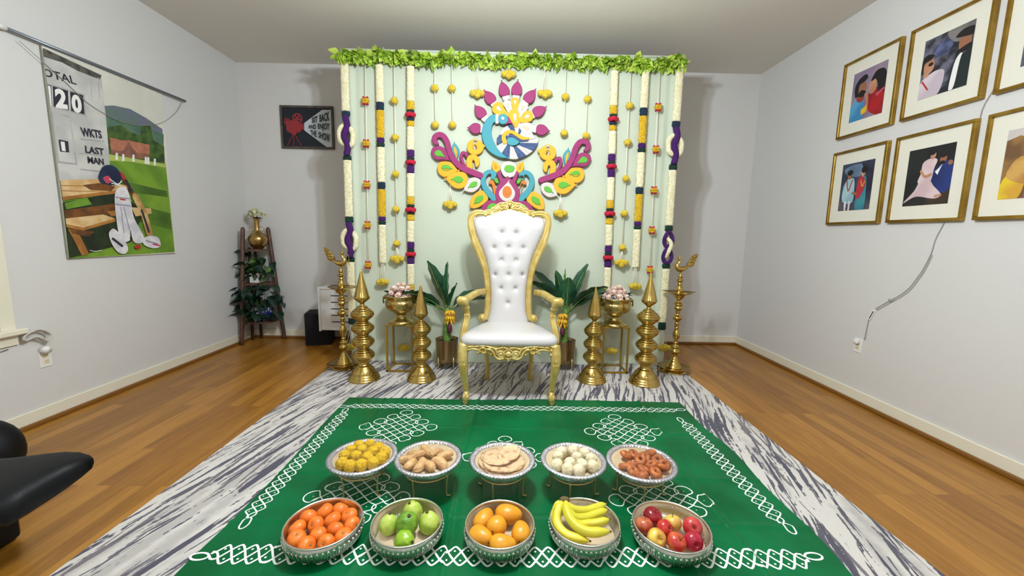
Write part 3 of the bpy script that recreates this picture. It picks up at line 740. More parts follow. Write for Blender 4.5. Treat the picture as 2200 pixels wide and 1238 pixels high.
pc.sm('feather_eye', drop((950, 585), (962, 700), 26, 14), PWH, PBE, 2, th=.033)
C0 = Vector((935, 925))
def wedge(a0, a1, m, sd, r0=95, r1=270, th=.023):
    out = []
    for k in range(7): a = math.radians(a0+(a1-a0)*k/6); rr = r1*(1+.28*max(0, math.cos(a+.15))**3-.08*(math.sin(a) < -.2)); out.append(tuple(C0+Vector((math.cos(a), math.sin(a)))*rr))
    for k in range(7): a = math.radians(a1+(a0-a1)*k/6+18); out.append(tuple(C0+Vector((math.cos(a), math.sin(a)))*r0))
    pc.piece('body_stripe', out, m, sd, th=th, b=.004)
for a0, a1, m in ((-28, -4, PWH), (-4, 8, PWH), (8, 30, PNA), (30, 41, PWH), (41, 51, PWH), (51, 76, PNA), (76, 89, PWH), (89, 103, PWH), (103, 131, PNA), (131, 147, PWH), (147, 160, PWH), (160, 200, PNA), (200, 222, PWH), (222, 246, PWH), (246, 268, PNA), (268, 290, PWH), (290, 306, PNA), (306, 332, PWH)):
    wedge(a0, a1, m, PBE if m is PWH else PNA, 95, 270 if not (160 <= a0 < 268 or a0 > 289 or a0 < -20) else 235)
pc.sm('neck', tip([(700, 570), (610, 590), (530, 680), (492, 800), (505, 930), (560, 1050), (650, 1130), (760, 1175), (862, 1182), (780, 1120), (700, 1030), (645, 910), (626, 800), (650, 700), (712, 655)], [8]), PTE, PTD, th=.031)
pc.piece('collar', [(682, 572), (725, 568), (728, 700), (680, 700)], PWH, PBE, th=.034)
pc.piece('head', [(787+72*math.cos(a), 640+74*math.sin(a)) for a in [2*PI*i/26 for i in range(26)]], PTE, PTD, th=.036)
pc.piece('eye', [(784+23*math.cos(a), 632+23*math.sin(a)) for a in [2*PI*i/16 for i in range(16)]], PWH, PBE, th=.041, b=.003)
pc.sm('beak', tip([(845, 598), (890, 645), (918, 706), (830, 702)], [2, 3]), PMG, PMD, th=.034)
pc.st('yellow_swoosh', [(812, 955), (795, 890), (830, 830), (910, 818), (985, 860), (1060, 905), (1140, 905)], [66, 58, 52, 52, 52, 52, 34], PYE, PYD, th=.032)
pc.st('navy_swoosh', [(850, 900), (890, 868), (950, 885), (1030, 935), (1130, 935)], [36, 40, 40, 40, 28], PNA, PNA, th=.030)
pc.sm('teal_drop', tip([(835, 935), (870, 895), (940, 898), (1020, 960), (970, 1000), (900, 1008), (850, 985)], [3]), PTE, PTD, th=.033)
# ---------------------------------------------------------------- throne
RT = .0085                     # top of the rug
thr = thing('throne_chair', 'tall white tufted throne chair with carved gold frame at the centre', 'throne chair', (.025, 3.15, RT))
TO = Vector(thr.location); TX = Matrix.Translation(-TO)
BP = Vector((.0, 3.38, .5)); BN = Vector((0, 1, -.09)).normalized()        # slightly reclined back plane
def bk(u, v, d=0.):
    p = atP(u, v, BP, BN); return p.x, (p-BP).dot(Vector((0, .09, 1)).normalized())
BUp = Vector((0, .09, 1)).normalized()
def bkw(x, s, d): return Vector((x, BP.y, BP.z))+BUp*s-BN*d-TO
def c5(x, y): return bk(960+x/2.633, 420+y/2.633)
def c4(x, y): return bk(990+x/6.19, 420+y/6.19)
bxc = c5(352, 300)[0]
outer = [(236, 94), (200, 82), (160, 82), (128, 102), (117, 140), (122, 200), (145, 285), (180, 365), (203, 435), (214, 510), (215, 590), (210, 660), (192, 700)]
inner = [(236, 118), (200, 116), (172, 120), (158, 135), (156, 160), (166, 215), (192, 280), (217, 345), (236, 420), (247, 500), (250, 590), (246, 655), (232, 706)]
def L2(l): return [Vector(c5(*p)) for p in l]
O_ = [p.to_2d() for p in spl(L2(outer), 5)]; I_ = [p.to_2d() for p in spl(L2(inner), 5)]
def gold_side(sg):
    mb = MB()
    f = (lambda p: Vector((p[0], p[1]))) if sg < 0 else (lambda p: Vector((2*bxc-p[0], p[1])))
    prism(mb, [f(p) for p in O_]+[f(p) for p in I_[::-1]], bkw, .05, .012, 0, 0, -.035)
    for a in (.30, .68):
        path = [bkw(*(f(o)*(1-a)+f(i)*a), .014) for o, i in zip(O_, I_)]
        mb.add(tube(path, .0075 if a < .5 else .006, 8))
    sx, sz = f(c5(200, 692)); 
    mb.add(lathe([(0, -.028), (.030, -.028), (.034, -.02), (.034, .012), (.028, .02), (.024, .018), (.020, .018), (.018, .024), (.010, .028), (0, .028)], 28), 0, True, Matrix.Translation(bkw(sx, sz, .0)) @ Matrix.Rotation(PI/2, 4, 'X'))
    return mb
for sg in (-1, 1): gold_side(sg).build('back_side_frame', GOLDP, thr)
# crest
mb = MB()
def f4(sg, p): q = Vector(c4(*p)); return q if sg < 0 else Vector((2*bxc-q.x, q.y))
ctop = [(270, 250), (310, 205), (345, 195), (395, 190), (410, 155), (445, 158), (480, 120), (520, 98), (560, 88), (600, 92), (620, 72), (645, 62)]
cbot = [(645, 208), (590, 204), (545, 216), (500, 236), (455, 258), (405, 285), (360, 300), (310, 278), (280, 262)]
for sg in (-1, 1):
    prism(mb, [f4(sg, p) for p in ctop+cbot], bkw, .034, .008, 0, 0, -.022)
def scr(c, r, turns, a0, sgx, w=.008, d=.016):
    for sg in (-1, 1):
        o = f4(sg, c); P = []
        for k in range(int(14*turns)+1):
            a = a0+2*PI*k/14*sgx; rr = r*(1-k/(14*turns)*.8); x = rr*math.cos(a); y = rr*math.sin(a)
            P.append(bkw(o.x+(x if sg < 0 else -x), o.y+y, d))
        mb.add(tube(P, [w*(1-.5*i/len(P)) for i in range(len(P))], 6))
for c, r, tt, a, s in (((335, 252), .019, 1.4, 0, 1), ((445, 200), .016, 1.2, 2, -1), ((385, 235), .014, 1.2, 1, 1), ((555, 128), .018, 1.3, 3, 1), ((500, 175), .014, 1.2, 0, -1), ((600, 170), .015, 1.2, 1.5, 1), ((560, 190), .012, 1, 4, -1)): scr(c, r, tt, a, s)
for sg in (-1, 1):
    for c, r in (((645, 125), .017), ((600, 120), .008), ((615, 95), .007), ((645, 85), .011), ((630, 165), .009), ((660, 195), .008), ((480, 212), .008), ((415, 262), .007), ((310, 225), .010), ((425, 170), .008), ((530, 150), .007), ((590, 200), .006), ((520, 110), .008)):
        q = f4(sg, c); mb.add(ell(bkw(q.x, q.y, .014), (r, r*.7, r), 12, 8))
    P = [bkw(*f4(sg, p), .012) for p in ((275, 255), (330, 205), (400, 195), (460, 150), (520, 108), (600, 100), (645, 75))]
    mb.add(tube(spl(P, 5), .0075, 8))
    P = [bkw(*f4(sg, p), .012) for p in ((350, 296), (405, 280), (460, 252), (520, 226), (590, 206), (645, 210))]
    mb.add(tube(spl(P, 5), .0065, 8))
mb.build('crest', GOLDP, thr)
# tufted back cushion
BUT = [(313, 213), (392, 216), (270, 297), (350, 295), (432, 298), (310, 368), (390, 368), (275, 448), (350, 448), (427, 448), (308, 524), (387, 524), (345, 604)]
BUTW = [Vector(c5(*p)) for p in BUT]
lf = [p for p in I_ if True]
def edge_at(s):
    best = None
    for a, b in zip(lf[8:], lf[9:]):
        if min(a.y, b.y)-1e-6 <= s <= max(a.y, b.y)+1e-6 and abs(a.y-b.y) > 1e-7:
            t = (s-a.y)/(b.y-a.y); return a.x+(b.x-a.x)*t
    return lf[8].x if s > lf[8].y else lf[-1].x
s_lo = lf[-1].y-.03; topc = Vector(c5(350, 84)); tops = Vector(c5(160, 125))
def top_s(x):
    q = min(1, abs(x-bxc)/abs(tops.x-bxc)); return topc.y+(tops.y-topc.y)*(1-math.cos(PI*min(1, q*1.15)))/2
mb = MB(); NU, NV = 64, 120; v = []
for j in range(NV+1):
    t = j/NV
    for i in range(NU+1):
        q = -1+2*i/NU
        s_flat = s_lo+(tops.y-.02-s_lo)*t; hw = bxc-edge_at(s_flat)-.0
        x = bxc+q*hw*1.01; s = s_lo+(top_s(x)-s_lo)*t
        hw2 = bxc-edge_at(s); 
        d = .012+.062*(1-abs(q)**3.5)**.6*(min(1, (1-t)*9+.02))**.5 if abs(q) < 1 else .012
        for bw in BUTW:
            r2 = (x-bw.x)**2+(s-bw.y)**2
            if r2 < .012: d -= .026*math.exp(-r2/.00022)+.010*math.exp(-r2/.0016)
        # folds between neighbouring buttons
        for k, (a, b) in enumerate(zip(BUTW, BUTW)): pass
        v.append(bkw(x, s, d))
mb.add((v, [(j*(NU+1)+i, j*(NU+1)+i+1, (j+1)*(NU+1)+i+1, (j+1)*(NU+1)+i) for j in range(NV) for i in range(NU)]))
bc = mb.build('back_cushion', WHITEL, thr)
mb = MB(); prism(mb, [Vector(p)+Vector((0, 0)) for p in [Vector((2*bxc-q.x, q.y)) for q in I_[4:]][::-1]+I_[4:]][::1], bkw, .04, .0, 0, 0, -.03) if False else None
# solid board behind the cushion
mb = MB(); board = [Vector((2*bxc-q.x, q.y)) for q in I_[6:]]+I_[6:][::-1]
prism(mb, board, bkw, .04, 0, 0, 0, -.032); mb.build('back_board', WHITEL, thr)
CRY = mat('crystal', (235, 238, 250), .05, .9)
for bw in BUTW:
    mb = MB(); mb.add(lathe([(0, 0), (.0075, 0), (.009, .003), (.006, .0065), (0, .008)], 8), 0, False, Matrix.Translation(bkw(bw.x, bw.y, .036)) @ Matrix.Rotation(PI/2, 4, 'X')); mb.build('crystal_button', CRY, thr)
NAIL = mat('nailhead', (190, 170, 120), .25, .9)
mb = MB()
for sg in (-1, 1):
    for k in range(6, len(I_)-1, 2):
        p = I_[k]; x = p.x+.010 if sg < 0 else 2*bxc-p.x-.010
        mb.add(ell(bkw(x, p.y, .022), (.0045, .003, .0045), 8, 5))
tag(mb.build('nailhead_trim', NAIL, thr), kind='stuff')
# seat
SYF, SYB = 2.905, 3.40; SZ0 = .472; SH = .085
def seat_hw(y):
    t = (y-SYF)/(SYB-SYF); return .376+(.215-.376)*(max(0, t)**1.25)
mb = MB(); rings = []
N1 = 72
def seat_outline(k, inset_=0.):
    out = []
    n = 18
    yf = SYF+inset_; yb = SYB-inset_*.2
    # front edge bows forward, rounded corners
    for i in range(n+1):
        a = -1+2*i/n; e = .03*(1-abs(a)**6)
        out.append((.02+a*(seat_hw(yf)-inset_-.02*(abs(a) > .99)), yf-.012*(1-a*a)-.0+(.03*abs(a)**14)))
    for i in range(1, n):
        y = yf+.03+(yb-yf-.03)*i/n; out.append((.02+seat_hw(y)-inset_+.012*math.sin(PI*i/n), y))
    for i in range(n+1):
        a = 1-2*i/n; out.append((.02+a*(seat_hw(yb)-inset_), yb))
    for i in range(n-1, 0, -1):
        y = yf+.03+(yb-yf-.03)*i/n; out.append((.02-seat_hw(y)+inset_-.012*math.sin(PI*i/n), y))
    return out
for ins, z in ((.012, SZ0), (.0, SZ0+.010), (-.004, SZ0+.03), (.0, SZ0+.052), (.014, SZ0+.072), (.035, SZ0+.083), (.07, SZ0+.089), (.12, SZ0+.093), (.17, SZ0+.094)):
    rings.append([Vector((x, y, z)) for x, y in seat_outline(0, ins)])
mb.add(loft(rings, True, True), 0, True, TX)
mb.build('seat_cushion', WHITEL, thr)
# apron and legs
def ap(x, y): p = atY(970+x/6.19, 600+y/6.19, 2.90); return p.x, p.z
axc = ap(758, 900)[0]
mb = MB()
half = [(105, 862), (105, 900), (108, 1020), (200, 1020), (215, 965), (290, 945), (340, 960), (365, 990), (400, 1005), (440, 985), (480, 1000), (520, 1030), (560, 1040), (585, 1065), (640, 1082), (690, 1072), (720, 1082), (757, 1106)]
tp_ = [(757, 895), (690, 893), (600, 885), (500, 875), (400, 868), (250, 862), (150, 858)]
for sg in (-1, 1):
    pl = [Vector(ap(*p)) for p in half+tp_]
    if sg > 0: pl = [Vector((2*axc-p.x, p.y)) for p in pl]
    prism(mb, pl, lambda a, b, d: Vector((a, 2.945-d, b))-TO, .036, .007)
    def g(p, d=.042): q = Vector(ap(*p)); return Vector((q.x if sg < 0 else 2*axc-q.x, 2.945-d, q.y))-TO
    def tb(pts, r, d=.042): mb.add(tube(spl([g(p, d) for p in pts], 5), r, 8))
    tb([(215, 905), (300, 900), (400, 893), (520, 905), (600, 930), (680, 915), (757, 930)], .007)
    tb([(215, 945), (280, 930), (340, 940), (368, 965), (350, 985), (335, 972)], .008)
    tb([(380, 975), (370, 935), (410, 915), (455, 935), (450, 975), (415, 985), (405, 960)], [.011, .011, .010, .010, .009, .009, .009, .008, .008, .008]*3+[.007])
    tb([(470, 935), (520, 940), (560, 985), (585, 1040), (640, 1068), (700, 1055)], .010)
    tb([(490, 915), (545, 915), (590, 950), (600, 985)], .009)
    tb([(600, 1010), (625, 970), (670, 965), (700, 1000), (690, 1035), (650, 1042), (628, 1020), (645, 995), (668, 1000)], .009)
    mb.add(ell(g((660, 1005), .04), (.022, .012, .022), 14, 8)); 
    for c, r in (((700, 930), .011), ((730, 945), .009), ((560, 945), .010), ((757, 1085), .013), ((725, 1065), .008), ((430, 950), .010), ((500, 960), .010), ((530, 1005), .010), ((160, 900), .014), ((140, 935), .012), ((180, 940), .012), ((155, 975), .015), ((130, 1000), .010), ((185, 1000), .010), ((180, 890), .010), ((128, 890), .010)):
        mb.add(ell(g(c, .036), (r, r*.8, r), 12, 8))
q = Vector(ap(757, 1005)); mb.add(ell(Vector((q.x, 2.905, q.y))-TO, (.026, .016, .026), 16, 10))
mb.add(tube([Vector((q.x+.036*math.cos(a), 2.903, q.y+.036*math.sin(a)))-TO for a in [2*PI*i/20 for i in range(20)]], .006, 6, False, True))
mb.build('front_apron', GOLDP, thr)
mb = MB()
for s in (-1, 1):
    x0 = .02+s*.345; x1 = .02+s*.20
    v = [(x0-.016, 2.94, .40), (x0+.016, 2.94, .40), (x0+.016, 2.94, .478), (x0-.016, 2.94, .478), (x1-.016, 3.42, .41), (x1+.016, 3.42, .41), (x1+.016, 3.42, .478), (x1-.016, 3.42, .478)]
    mb.add((v, [(0, 1, 2, 3), (4, 7, 6, 5), (0, 4, 5, 1), (1, 5, 6, 2), (2, 6, 7, 3), (3, 7, 4, 0)]), 0, False, TX)
mb.add(box(-.17, .21, 3.40, 3.43, .40, .50, .004), 0, False, TX)
mb.build('side_rails', GOLDP, thr)
for s in (-1, 1):
    x = .022+s*.347
    mb = MB()
    path = [(x, 2.935, .478), (x+s*.004, 2.925, .42), (x+s*.004, 2.915, .36), (x-s*.002, 2.915, .28), (x-s*.012, 2.925, .19), (x-s*.020, 2.925, .115), (x-s*.022, 2.912, .095), (x-s*.022, 2.905, .07), (x-s*.018, 2.915, .045), (x-s*.016, 2.918, .012)]
    rr = [.036, .040, .039, .034, .026, .020, .024, .031, .021, .020]
    P = spl([Vector(p) for p in path], 5); R_ = []
    for i in range(len(P)):
        t = i/(len(P)-1)*(len(rr)-1); k = min(int(t), len(rr)-2); R_.append(rr[k]+(rr[k+1]-rr[k])*(t-k))
    mb.add(tube(P, R_, 10), 0, True, TX)
    for k in (-1, 0, 1):
        mb.add(tube(spl([(x+k*.016+s*.003, 2.882, .34), (x+k*.014, 2.885, .28), (x+k*.010-s*.010, 2.902, .2), (x+k*.006-s*.019, 2.907, .125)], 5), .0055, 6), 0, True, TX)
    for k in (-1, 0, 1): mb.add(ell((x+k*.014-s*.021, 2.890, .085-.01*abs(k)), (.010, .014, .022), 10, 6), 0, True, TX)
    mb.add(ell((x, 2.884, .365), (.011, .008, .012), 10, 6), 0, True, TX)
    mb.add(tube([(x-s*.017, 2.918, .05), (x-s*.016, 2.918, .004)], [.023, .020], 12), 0, True, TX)
    o = mb.build('leg', GOLDP, thr)
for s in (-1, 1):
    x = .022+s*.195; mb = MB()
    P = spl([(x, 3.40, .48), (x+s*.004, 3.41, .36), (x, 3.42, .2), (x-s*.006, 3.43, .08), (x+s*.004, 3.455, .002)], 5)
    mb.add(tube(P, [.030, .030, .028, .026, .024, .022, .021, .020, .020, .019, .019, .019, .019, .020, .020, .021, .022, .023, .024, .024, .024], 4, flat=1), 0, False, TX)
    mb.build('leg', GOLDP, thr)
for s in (-1, 1):
    # armrest: from the back frame forward and outward, ending in a rolled block
    mb = MB(); xc = .022
    P = spl([(xc+s*.215, 3.40, .815), (xc+s*.27, 3.25, .825), (xc+s*.325, 3.12, .805), (xc+s*.355, 3.03, .80)], 6); rings = []
    for i, p in enumerate(P):
        t = i/(len(P)-1); wd = .020+.010*t; h = .026-.002*t
        n = Vector((1, s*.35, 0)).normalized()
        rings.append([p+n*(wd*math.copysign(abs(math.cos(a))**.55, math.cos(a)))+Vector((0, 0, h*math.copysign(abs(math.sin(a))**.55, math.sin(a)))) for a in [2*PI*k/16 for k in range(16)]])
    mb.add(loft(rings, True, True), 0, True, TX)
    e = Vector((xc+s*.362, 3.012, .797))
    mb.add(box(e.x-.045, e.x+.045, e.y-.040, e.y+.035, e.z-.032, e.z+.032, .015), 0, True, TX)
    mb.build('armrest', GOLDP, thr)
    mb = MB()
    P = spl([(xc+s*.350, 3.035, .78), (xc+s*.343, 3.05, .73), (xc+s*.335, 3.06, .66), (xc+s*.350, 3.03, .58), (xc+s*.362, 3.01, .50), (xc+s*.355, 3.0, .46)], 5); rr = [.030, .024, .026, .028, .026, .022]; R_ = []
    for i in range(len(P)):
        t = i/(len(P)-1)*5; k = min(int(t), 4); R_.append(rr[k]+(rr[k+1]-rr[k])*(t-k))
    mb.add(tube(P, R_, 8), 0, False, TX)
    for k in (-1, 0, 1): mb.add(tube([p+Vector((k*.014, -r_*.9, 0)) for p, r_ in zip(P[8:], R_[8:])], .006, 6), 0, True, TX)
    mb.add(tube([(xc+s*.343, 3.05, .745), (xc+s*.343, 3.05, .725)], .030, 14), 0, True, TX)
    mb.build('arm_support', GOLDP, thr)
mb = MB()
for k in range(17):
    a = -1+2*k/16; mb.add(ell((.02+a*.352, 2.899-.010*(1-a*a)+.01*abs(a)**8, SZ0+.006), (.0045, .004, .0045), 8, 5), 0, True, TX)
mb.build('seat_nails', NAIL, thr)

# ---------------------------------------------------------------- brass finials
def rings_on(prof, z0, z1, n, amp):
    return prof
def finial(name, label, x, y, zt, nb, H_cone, group):
    """stacked brass temple finial: cone, nb lotus bulges, flared base. zt = top height"""
    t = thing(name, label, 'brass finial', (x, y, RT), group)
    k = zt/(.978 if nb == 4 else .85)
    base_top = .158*k; ncz = [.655, .651][0]
    cone0 = (.648 if nb == 4 else .512)*k
    # base
    pr = [(.136, 0), (.138, .006), (.134, .014), (.130, .016), (.131, .024), (.124, .034), (.120, .036), (.121, .043), (.112, .053), (.108, .055), (.109, .061), (.092, .085), (.084, .100), (.078, .106), (.066, .118), (.064, .122), (.060, .124), (.050, .132), (.044, .142), (.043, .150), (.048, .158)]
    pr = [(r*(1 if nb == 4 else .95), z*k) for r, z in pr]
    mb = MB(); mb.add(lathe(pr, 56)); mb.build('flared_base', BRASS, t)
    h = (cone0-base_top)/nb
    for i in range(nb):
        z0 = base_top+i*h; R_ = (.096, .096, .098, .098)[i] if nb == 4 else (.088, .088, .088)[i]; mb = MB(); P = []
        nst = 54
        for j in range(nst+1):
            q = j/nst; s = math.sin(PI*q); base_r = .046+(R_-.046)*s**1.25
            # turned grooves above the belly
            gr = .0022*math.cos(q*2*PI*8)*(1 if q > .54 or q < .26 else .2)
            P.append((base_r+gr*(0 if j in (0, nst) else 1), z0+h*q))
        # finer profile
        P2 = [p.to_2d() for p in spl([Vector((a, b, 0)) for a, b in P], 2)]
        mb.add(lathe([(p[0], p[1]) for p in P2], 56)); mb.build('bulge', BRASS, t)
    mb = MB(); ch = zt-cone0; cr = .066 if nb == 4 else .062
    mb.add(lathe([(.045, cone0), (.036, cone0+.010), (.020, cone0+.018), (.018, cone0+.030), (.022, cone0+.040), (.046, cone0+.058), (.060, cone0+.070), (cr, cone0+.080), (cr+.001, cone0+.088), (cr-.004, cone0+.098), (.05, cone0+.098+(ch-.098)*.22), (.034, cone0+.098+(ch-.098)*.47), (.018, cone0+.098+(ch-.098)*.74), (.007, cone0+.098+(ch-.098)*.93), (.002, zt), (0, zt+.002)], 56)); mb.build('cone_spire', BRASS, t)
    return t
FG = 'stacked brass finials flanking the throne'
finial('brass_finial', 'tall four-tiered brass finial beside the oil lamp in front of the poster-side garlands', -1.262, 3.43, .975, 4, .3, FG)
finial('brass_finial', 'shorter three-tiered brass finial before the left urn stand', -.755, 3.44, .855, 3, .3, FG)
finial('brass_finial', 'shorter three-tiered brass finial before the right urn stand', .775, 3.47, .862, 3, .3, FG)
finial('brass_finial', 'tall four-tiered brass finial beside the oil lamp on the photo-frame side', 1.238, 3.43, .995, 4, .3, FG)

# ---------------------------------------------------------------- peacock oil lamps
def diya(label, x, y, s, flip):
    t = thing('oil_lamp', label, 'oil lamp', (x, y, RT), 'peacock topped brass oil lamps')
    mb = MB()
    mb.add(lathe([(.118, 0), (.122, .008), (.112, .020), (.098, .034), (.075, .040), (.03, .044)], 8), 0, False); 
    mb.add(lathe([(.150, .050), (.155, .052), (.156, .056), (.150, .054), (.11, .046), (.06, .042), (.055, .042)], 10, (0, 0, 0), lambda a, z: 1+.05*math.cos(5*a), False), 0, True)
    mb.add(box(.07, .15, -.03, .03, .0, .035, .006) if not flip else box(-.15, -.07, -.03, .03, .0, .035, .006), 0, False)
    mb.build('foot_plate', BRASS, t)
    mb = MB()
    pr = [(.075, .040), (.074, .055), (.062, .068), (.056, .085), (.046, .10), (.040, .118), (.034, .125), (.030, .140), (.022, .150), (.021, .170), (.030, .182), (.042, .195), (.046, .208), (.040, .222), (.030, .232), (.032, .245), (.038, .252), (.030, .262), (.018, .272), (.017, .285), (.024, .292), (.017, .300), (.018, .315), (.027, .335), (.034, .360), (.034, .380), (.026, .405), (.018, .425), (.020, .437), (.026, .442), (.019, .450), (.021, .475), (.023, .49), (.016, .497), (.018, .505), (.034, .522), (.046, .538), (.047, .548), (.034, .562), (.019, .578), (.018, .590), (.023, .600), (.020, .612), (.034, .622), (.042, .640), (.034, .655), (.037, .668), (.044, .678), (.032, .690), (.020, .698), (.018, .710), (.024, .725), (.048, .745), (.058, .765), (.07, .775)]
    P2 = [p.to_2d() for p in spl([Vector((a, b, 0)) for a, b in pr], 2)]
    mb.add(lathe([(p[0], p[1]) for p in P2], 36)); mb.build('turned_stem', BRASS, t)
    mb = MB()
    star = lambda a, z: 1+(.30 if z > .785 else .12 if z > .775 else 0)*max(0, math.cos(2.5*a))**3*1.0
    mb.add(lathe([(.030, .765), (.07, .770), (.098, .782), (.122, .795), (.124, .798), (.098, .788), (.06, .780), (.02, .778)], 60, (0, 0, 0), star)); mb.build('oil_dish', BRASS, t)
    mb = MB()
    pr = [(.034, .780), (.036, .80), (.035, .825), (.029, .845), (.022, .852), (.020, .862), (.026, .870), (.020, .880), (.019, .892), (.034, .902), (.036, .908), (.022, .918), (.016, .928), (.022, .938), (.026, .944), (.016, .955), (.012, .975), (.013, .99), (.016, 1.0)]
    P2 = [p.to_2d() for p in spl([Vector((a, b, 0)) for a, b in pr], 2)]
    mb.add(lathe([(p[0], p[1]) for p in P2], 30)); mb.build('upper_stem', BRASS, t)
    d = -1 if flip else 1      # beak direction
    mb = MB()
    P = spl([(-d*.075, 0, 1.052), (-d*.045, 0, 1.030), (0, 0, 1.015), (d*.030, 0, 1.024), (d*.038, 0, 1.050), (d*.022, 0, 1.075), (d*.014, 0, 1.098), (d*.020, 0, 1.116), (d*.032, 0, 1.122)], 4)
    rr = [.007, .018, .027, .026, .019, .014, .013, .016, .010]; R_ = []
    for i in range(len(P)):
        q = i/(len(P)-1)*8; k = min(int(q), 7); R_.append(rr[k]+(rr[k+1]-rr[k])*(q-k))
    mb.add(tube(P, R_, 12)); mb.add(ell((d*.018, 0, 1.134), (.006, .004, .012), 8, 6))
    mb.add(tube([(d*.03, 0, 1.12), (d*.046, 0, 1.116), (d*.056, 0, 1.108)], [.008, .005, .001], 8))
    mb.build('peacock', BRASS, t)
    mb = MB()
    mb.add(tube(spl([(d*.052, 0, 1.111), (d*.072, 0, 1.095), (d*.082, 0, 1.07), (d*.075, 0, 1.05)], 5), .0022, 5))
    for q in range(5): mb.add(ell((d*(.076+.008*math.sin(q*2.1)), .004*math.cos(q*3), 1.055-.011*q), (.006, .004, .006), 8, 5))
    mb.build('chain', BRASS, t)
    mb = MB()
    pl = [(.055, 1.045), (.080, 1.035), (.105, 1.040), (.122, 1.058), (.128, 1.082), (.140, 1.10), (.136, 1.115), (.150, 1.130), (.146, 1.146), (.158, 1.160), (.140, 1.166), (.124, 1.156), (.112, 1.150), (.098, 1.142), (.084, 1.120), (.074, 1.098), (.060, 1.085), (.050, 1.062)]
    prism(mb, [(-d*a, b) for a, b in pl], lambda a, b, dd: Vector((a, .006-dd, b)), .012, .003)
    for (a, b, r) in ((.085, 1.060, .011), (.105, 1.065, .011), (.092, 1.085, .011), (.112, 1.09, .011), (.105, 1.112, .011), (.126, 1.115, .009), (.125, 1.138, .010), (.142, 1.150, .008), (.072, 1.066, .009)):
        mb.add(ell((-d*a, 0, b), (r, .010, r*1.2), 10, 6))
    mb.build('tail_fan', BRASS_D, t)
    t.scale = (s, s, s)
    return t
diya('brass oil lamp with a peacock on top, before the slatted white panel', -1.555, 3.72, .985, False)
diya('brass oil lamp with a peacock on top, before the wall near the photo frames', 1.632, 3.745, .985, True)

# ---------------------------------------------------------------- gold stands, urns, roses
def stand(label, x0, x1, y0, y1, h):
    t = thing('plant_stand', label, 'stand', ((x0+x1)/2, (y0+y1)/2, RT), 'open gold metal stands under the urns'); xf = Matrix.Translation((-(x0+x1)/2, -(y0+y1)/2, 0)); r = .008
    for a in (x0+r, x1-r):
        for b in (y0+r, y1-r): mb = MB(); mb.add(box(a-r, a+r, b-r, b+r, 0, h-.012), 0, False, xf); mb.build('leg', STANDG, t)
    mb = MB()
    for g in (box(x0, x1, y0, y0+2*r, 0, 2*r), box(x0, x1, y1-2*r, y1, 0, 2*r), box(x0, x0+2*r, y0+2*r, y1-2*r, 0, 2*r), box(x1-2*r, x1, y0+2*r, y1-2*r, 0, 2*r)): mb.add(g, 0, False, xf)
    mb.build('bottom_frame', STANDG, t)
    mb = MB(); mb.add(box(x0-.004, x1+.004, y0-.004, y1+.004, h-.014, h, .003), 0, False, xf); mb.build('top_plate', STANDG, t)
SH_ = .452
stand('open gold metal stand left of the throne holding a hammered urn', -1.12, -.87, 3.61, 3.845, SH_)
stand('open gold metal stand right of the throne holding a hammered urn', .905, 1.155, 3.655, 3.89, SH_)
def urn(label, x, y, z):
    t = thing('brass_urn', label, 'urn', (x, y, z), 'hammered brass urns on the gold stands')
    pr = [(.098, 0), (.100, .006), (.092, .020), (.070, .030), (.055, .040), (.042, .058), (.038, .070), (.046, .078), (.070, .092), (.108, .112), (.122, .135), (.127, .160), (.127, .180), (.118, .190), (.121, .197), (.122, .215), (.130, .222), (.131, .228), (.124, .230), (.116, .215), (.118, .17), (.09, .12)]
    mb = MB(); mb.add(lathe(pr, 48, cap=False)); mb.build('urn_body', BRASS_H, t)
    for s in (-1, 1):
        mb = MB(); mb.add(tube([(s*(.142+.004*math.cos(a)), .020*math.cos(a), .185+.026*math.sin(a)) for a in [2*PI*i/16 for i in range(16)]], .0042, 6, False, True)); mb.add(ell((s*.130, 0, .205), (.012, .012, .012), 8, 6)); mb.build('ring_handle', BRASS_D, t)
    t.scale = (1.16,)*3; return t
R1 = mat('blush_petal', (240, 220, 202), .7, c2=(234, 204, 190), vs=20, ss=.2); R3 = mat('pink_petal', (232, 194, 182), .7, c2=(240, 214, 198), vs=20); RG = mat('dark_rose_leaf', (40, 56, 58), .6)
def rose(mb, r, mi, seed):
    rd = random.Random(seed)
    mb.add(ell((0, 0, 0), (r*.55, r*.55, r*.6), 10, 8), mi)
    for ring, (n, rr, lift, op) in enumerate(((3, .55, .20, .1), (5, .78, .05, .35), (6, 1.0, -.12, .75))):
        for k in range(n):
            a = 2*PI*(k+.5*ring)/n+rd.uniform(-.15, .15); vv = []; ff = []
            nu, nv = 5, 4
            for i in range(nu+1):
                q = -1+2*i/nu
                for j in range(nv+1):
                    t = j/nv; ang = a+q*(PI/n)*1.25*(math.sin(PI*(.15+.8*t)))
                    rad = r*rr*(.35+.65*math.sin(t*PI/2))*(1+op*.25*t*t); zz = r*(lift-.45+1.0*t-(op*.55)*t*t)
                    vv.append((math.cos(ang)*rad, math.sin(ang)*rad, zz))
            for i in range(nu):
                for j in range(nv): b = i*(nv+1)+j; ff.append((b, b+nv+1, b+nv+2, b+1))
            mb.add((vv, ff), mi)
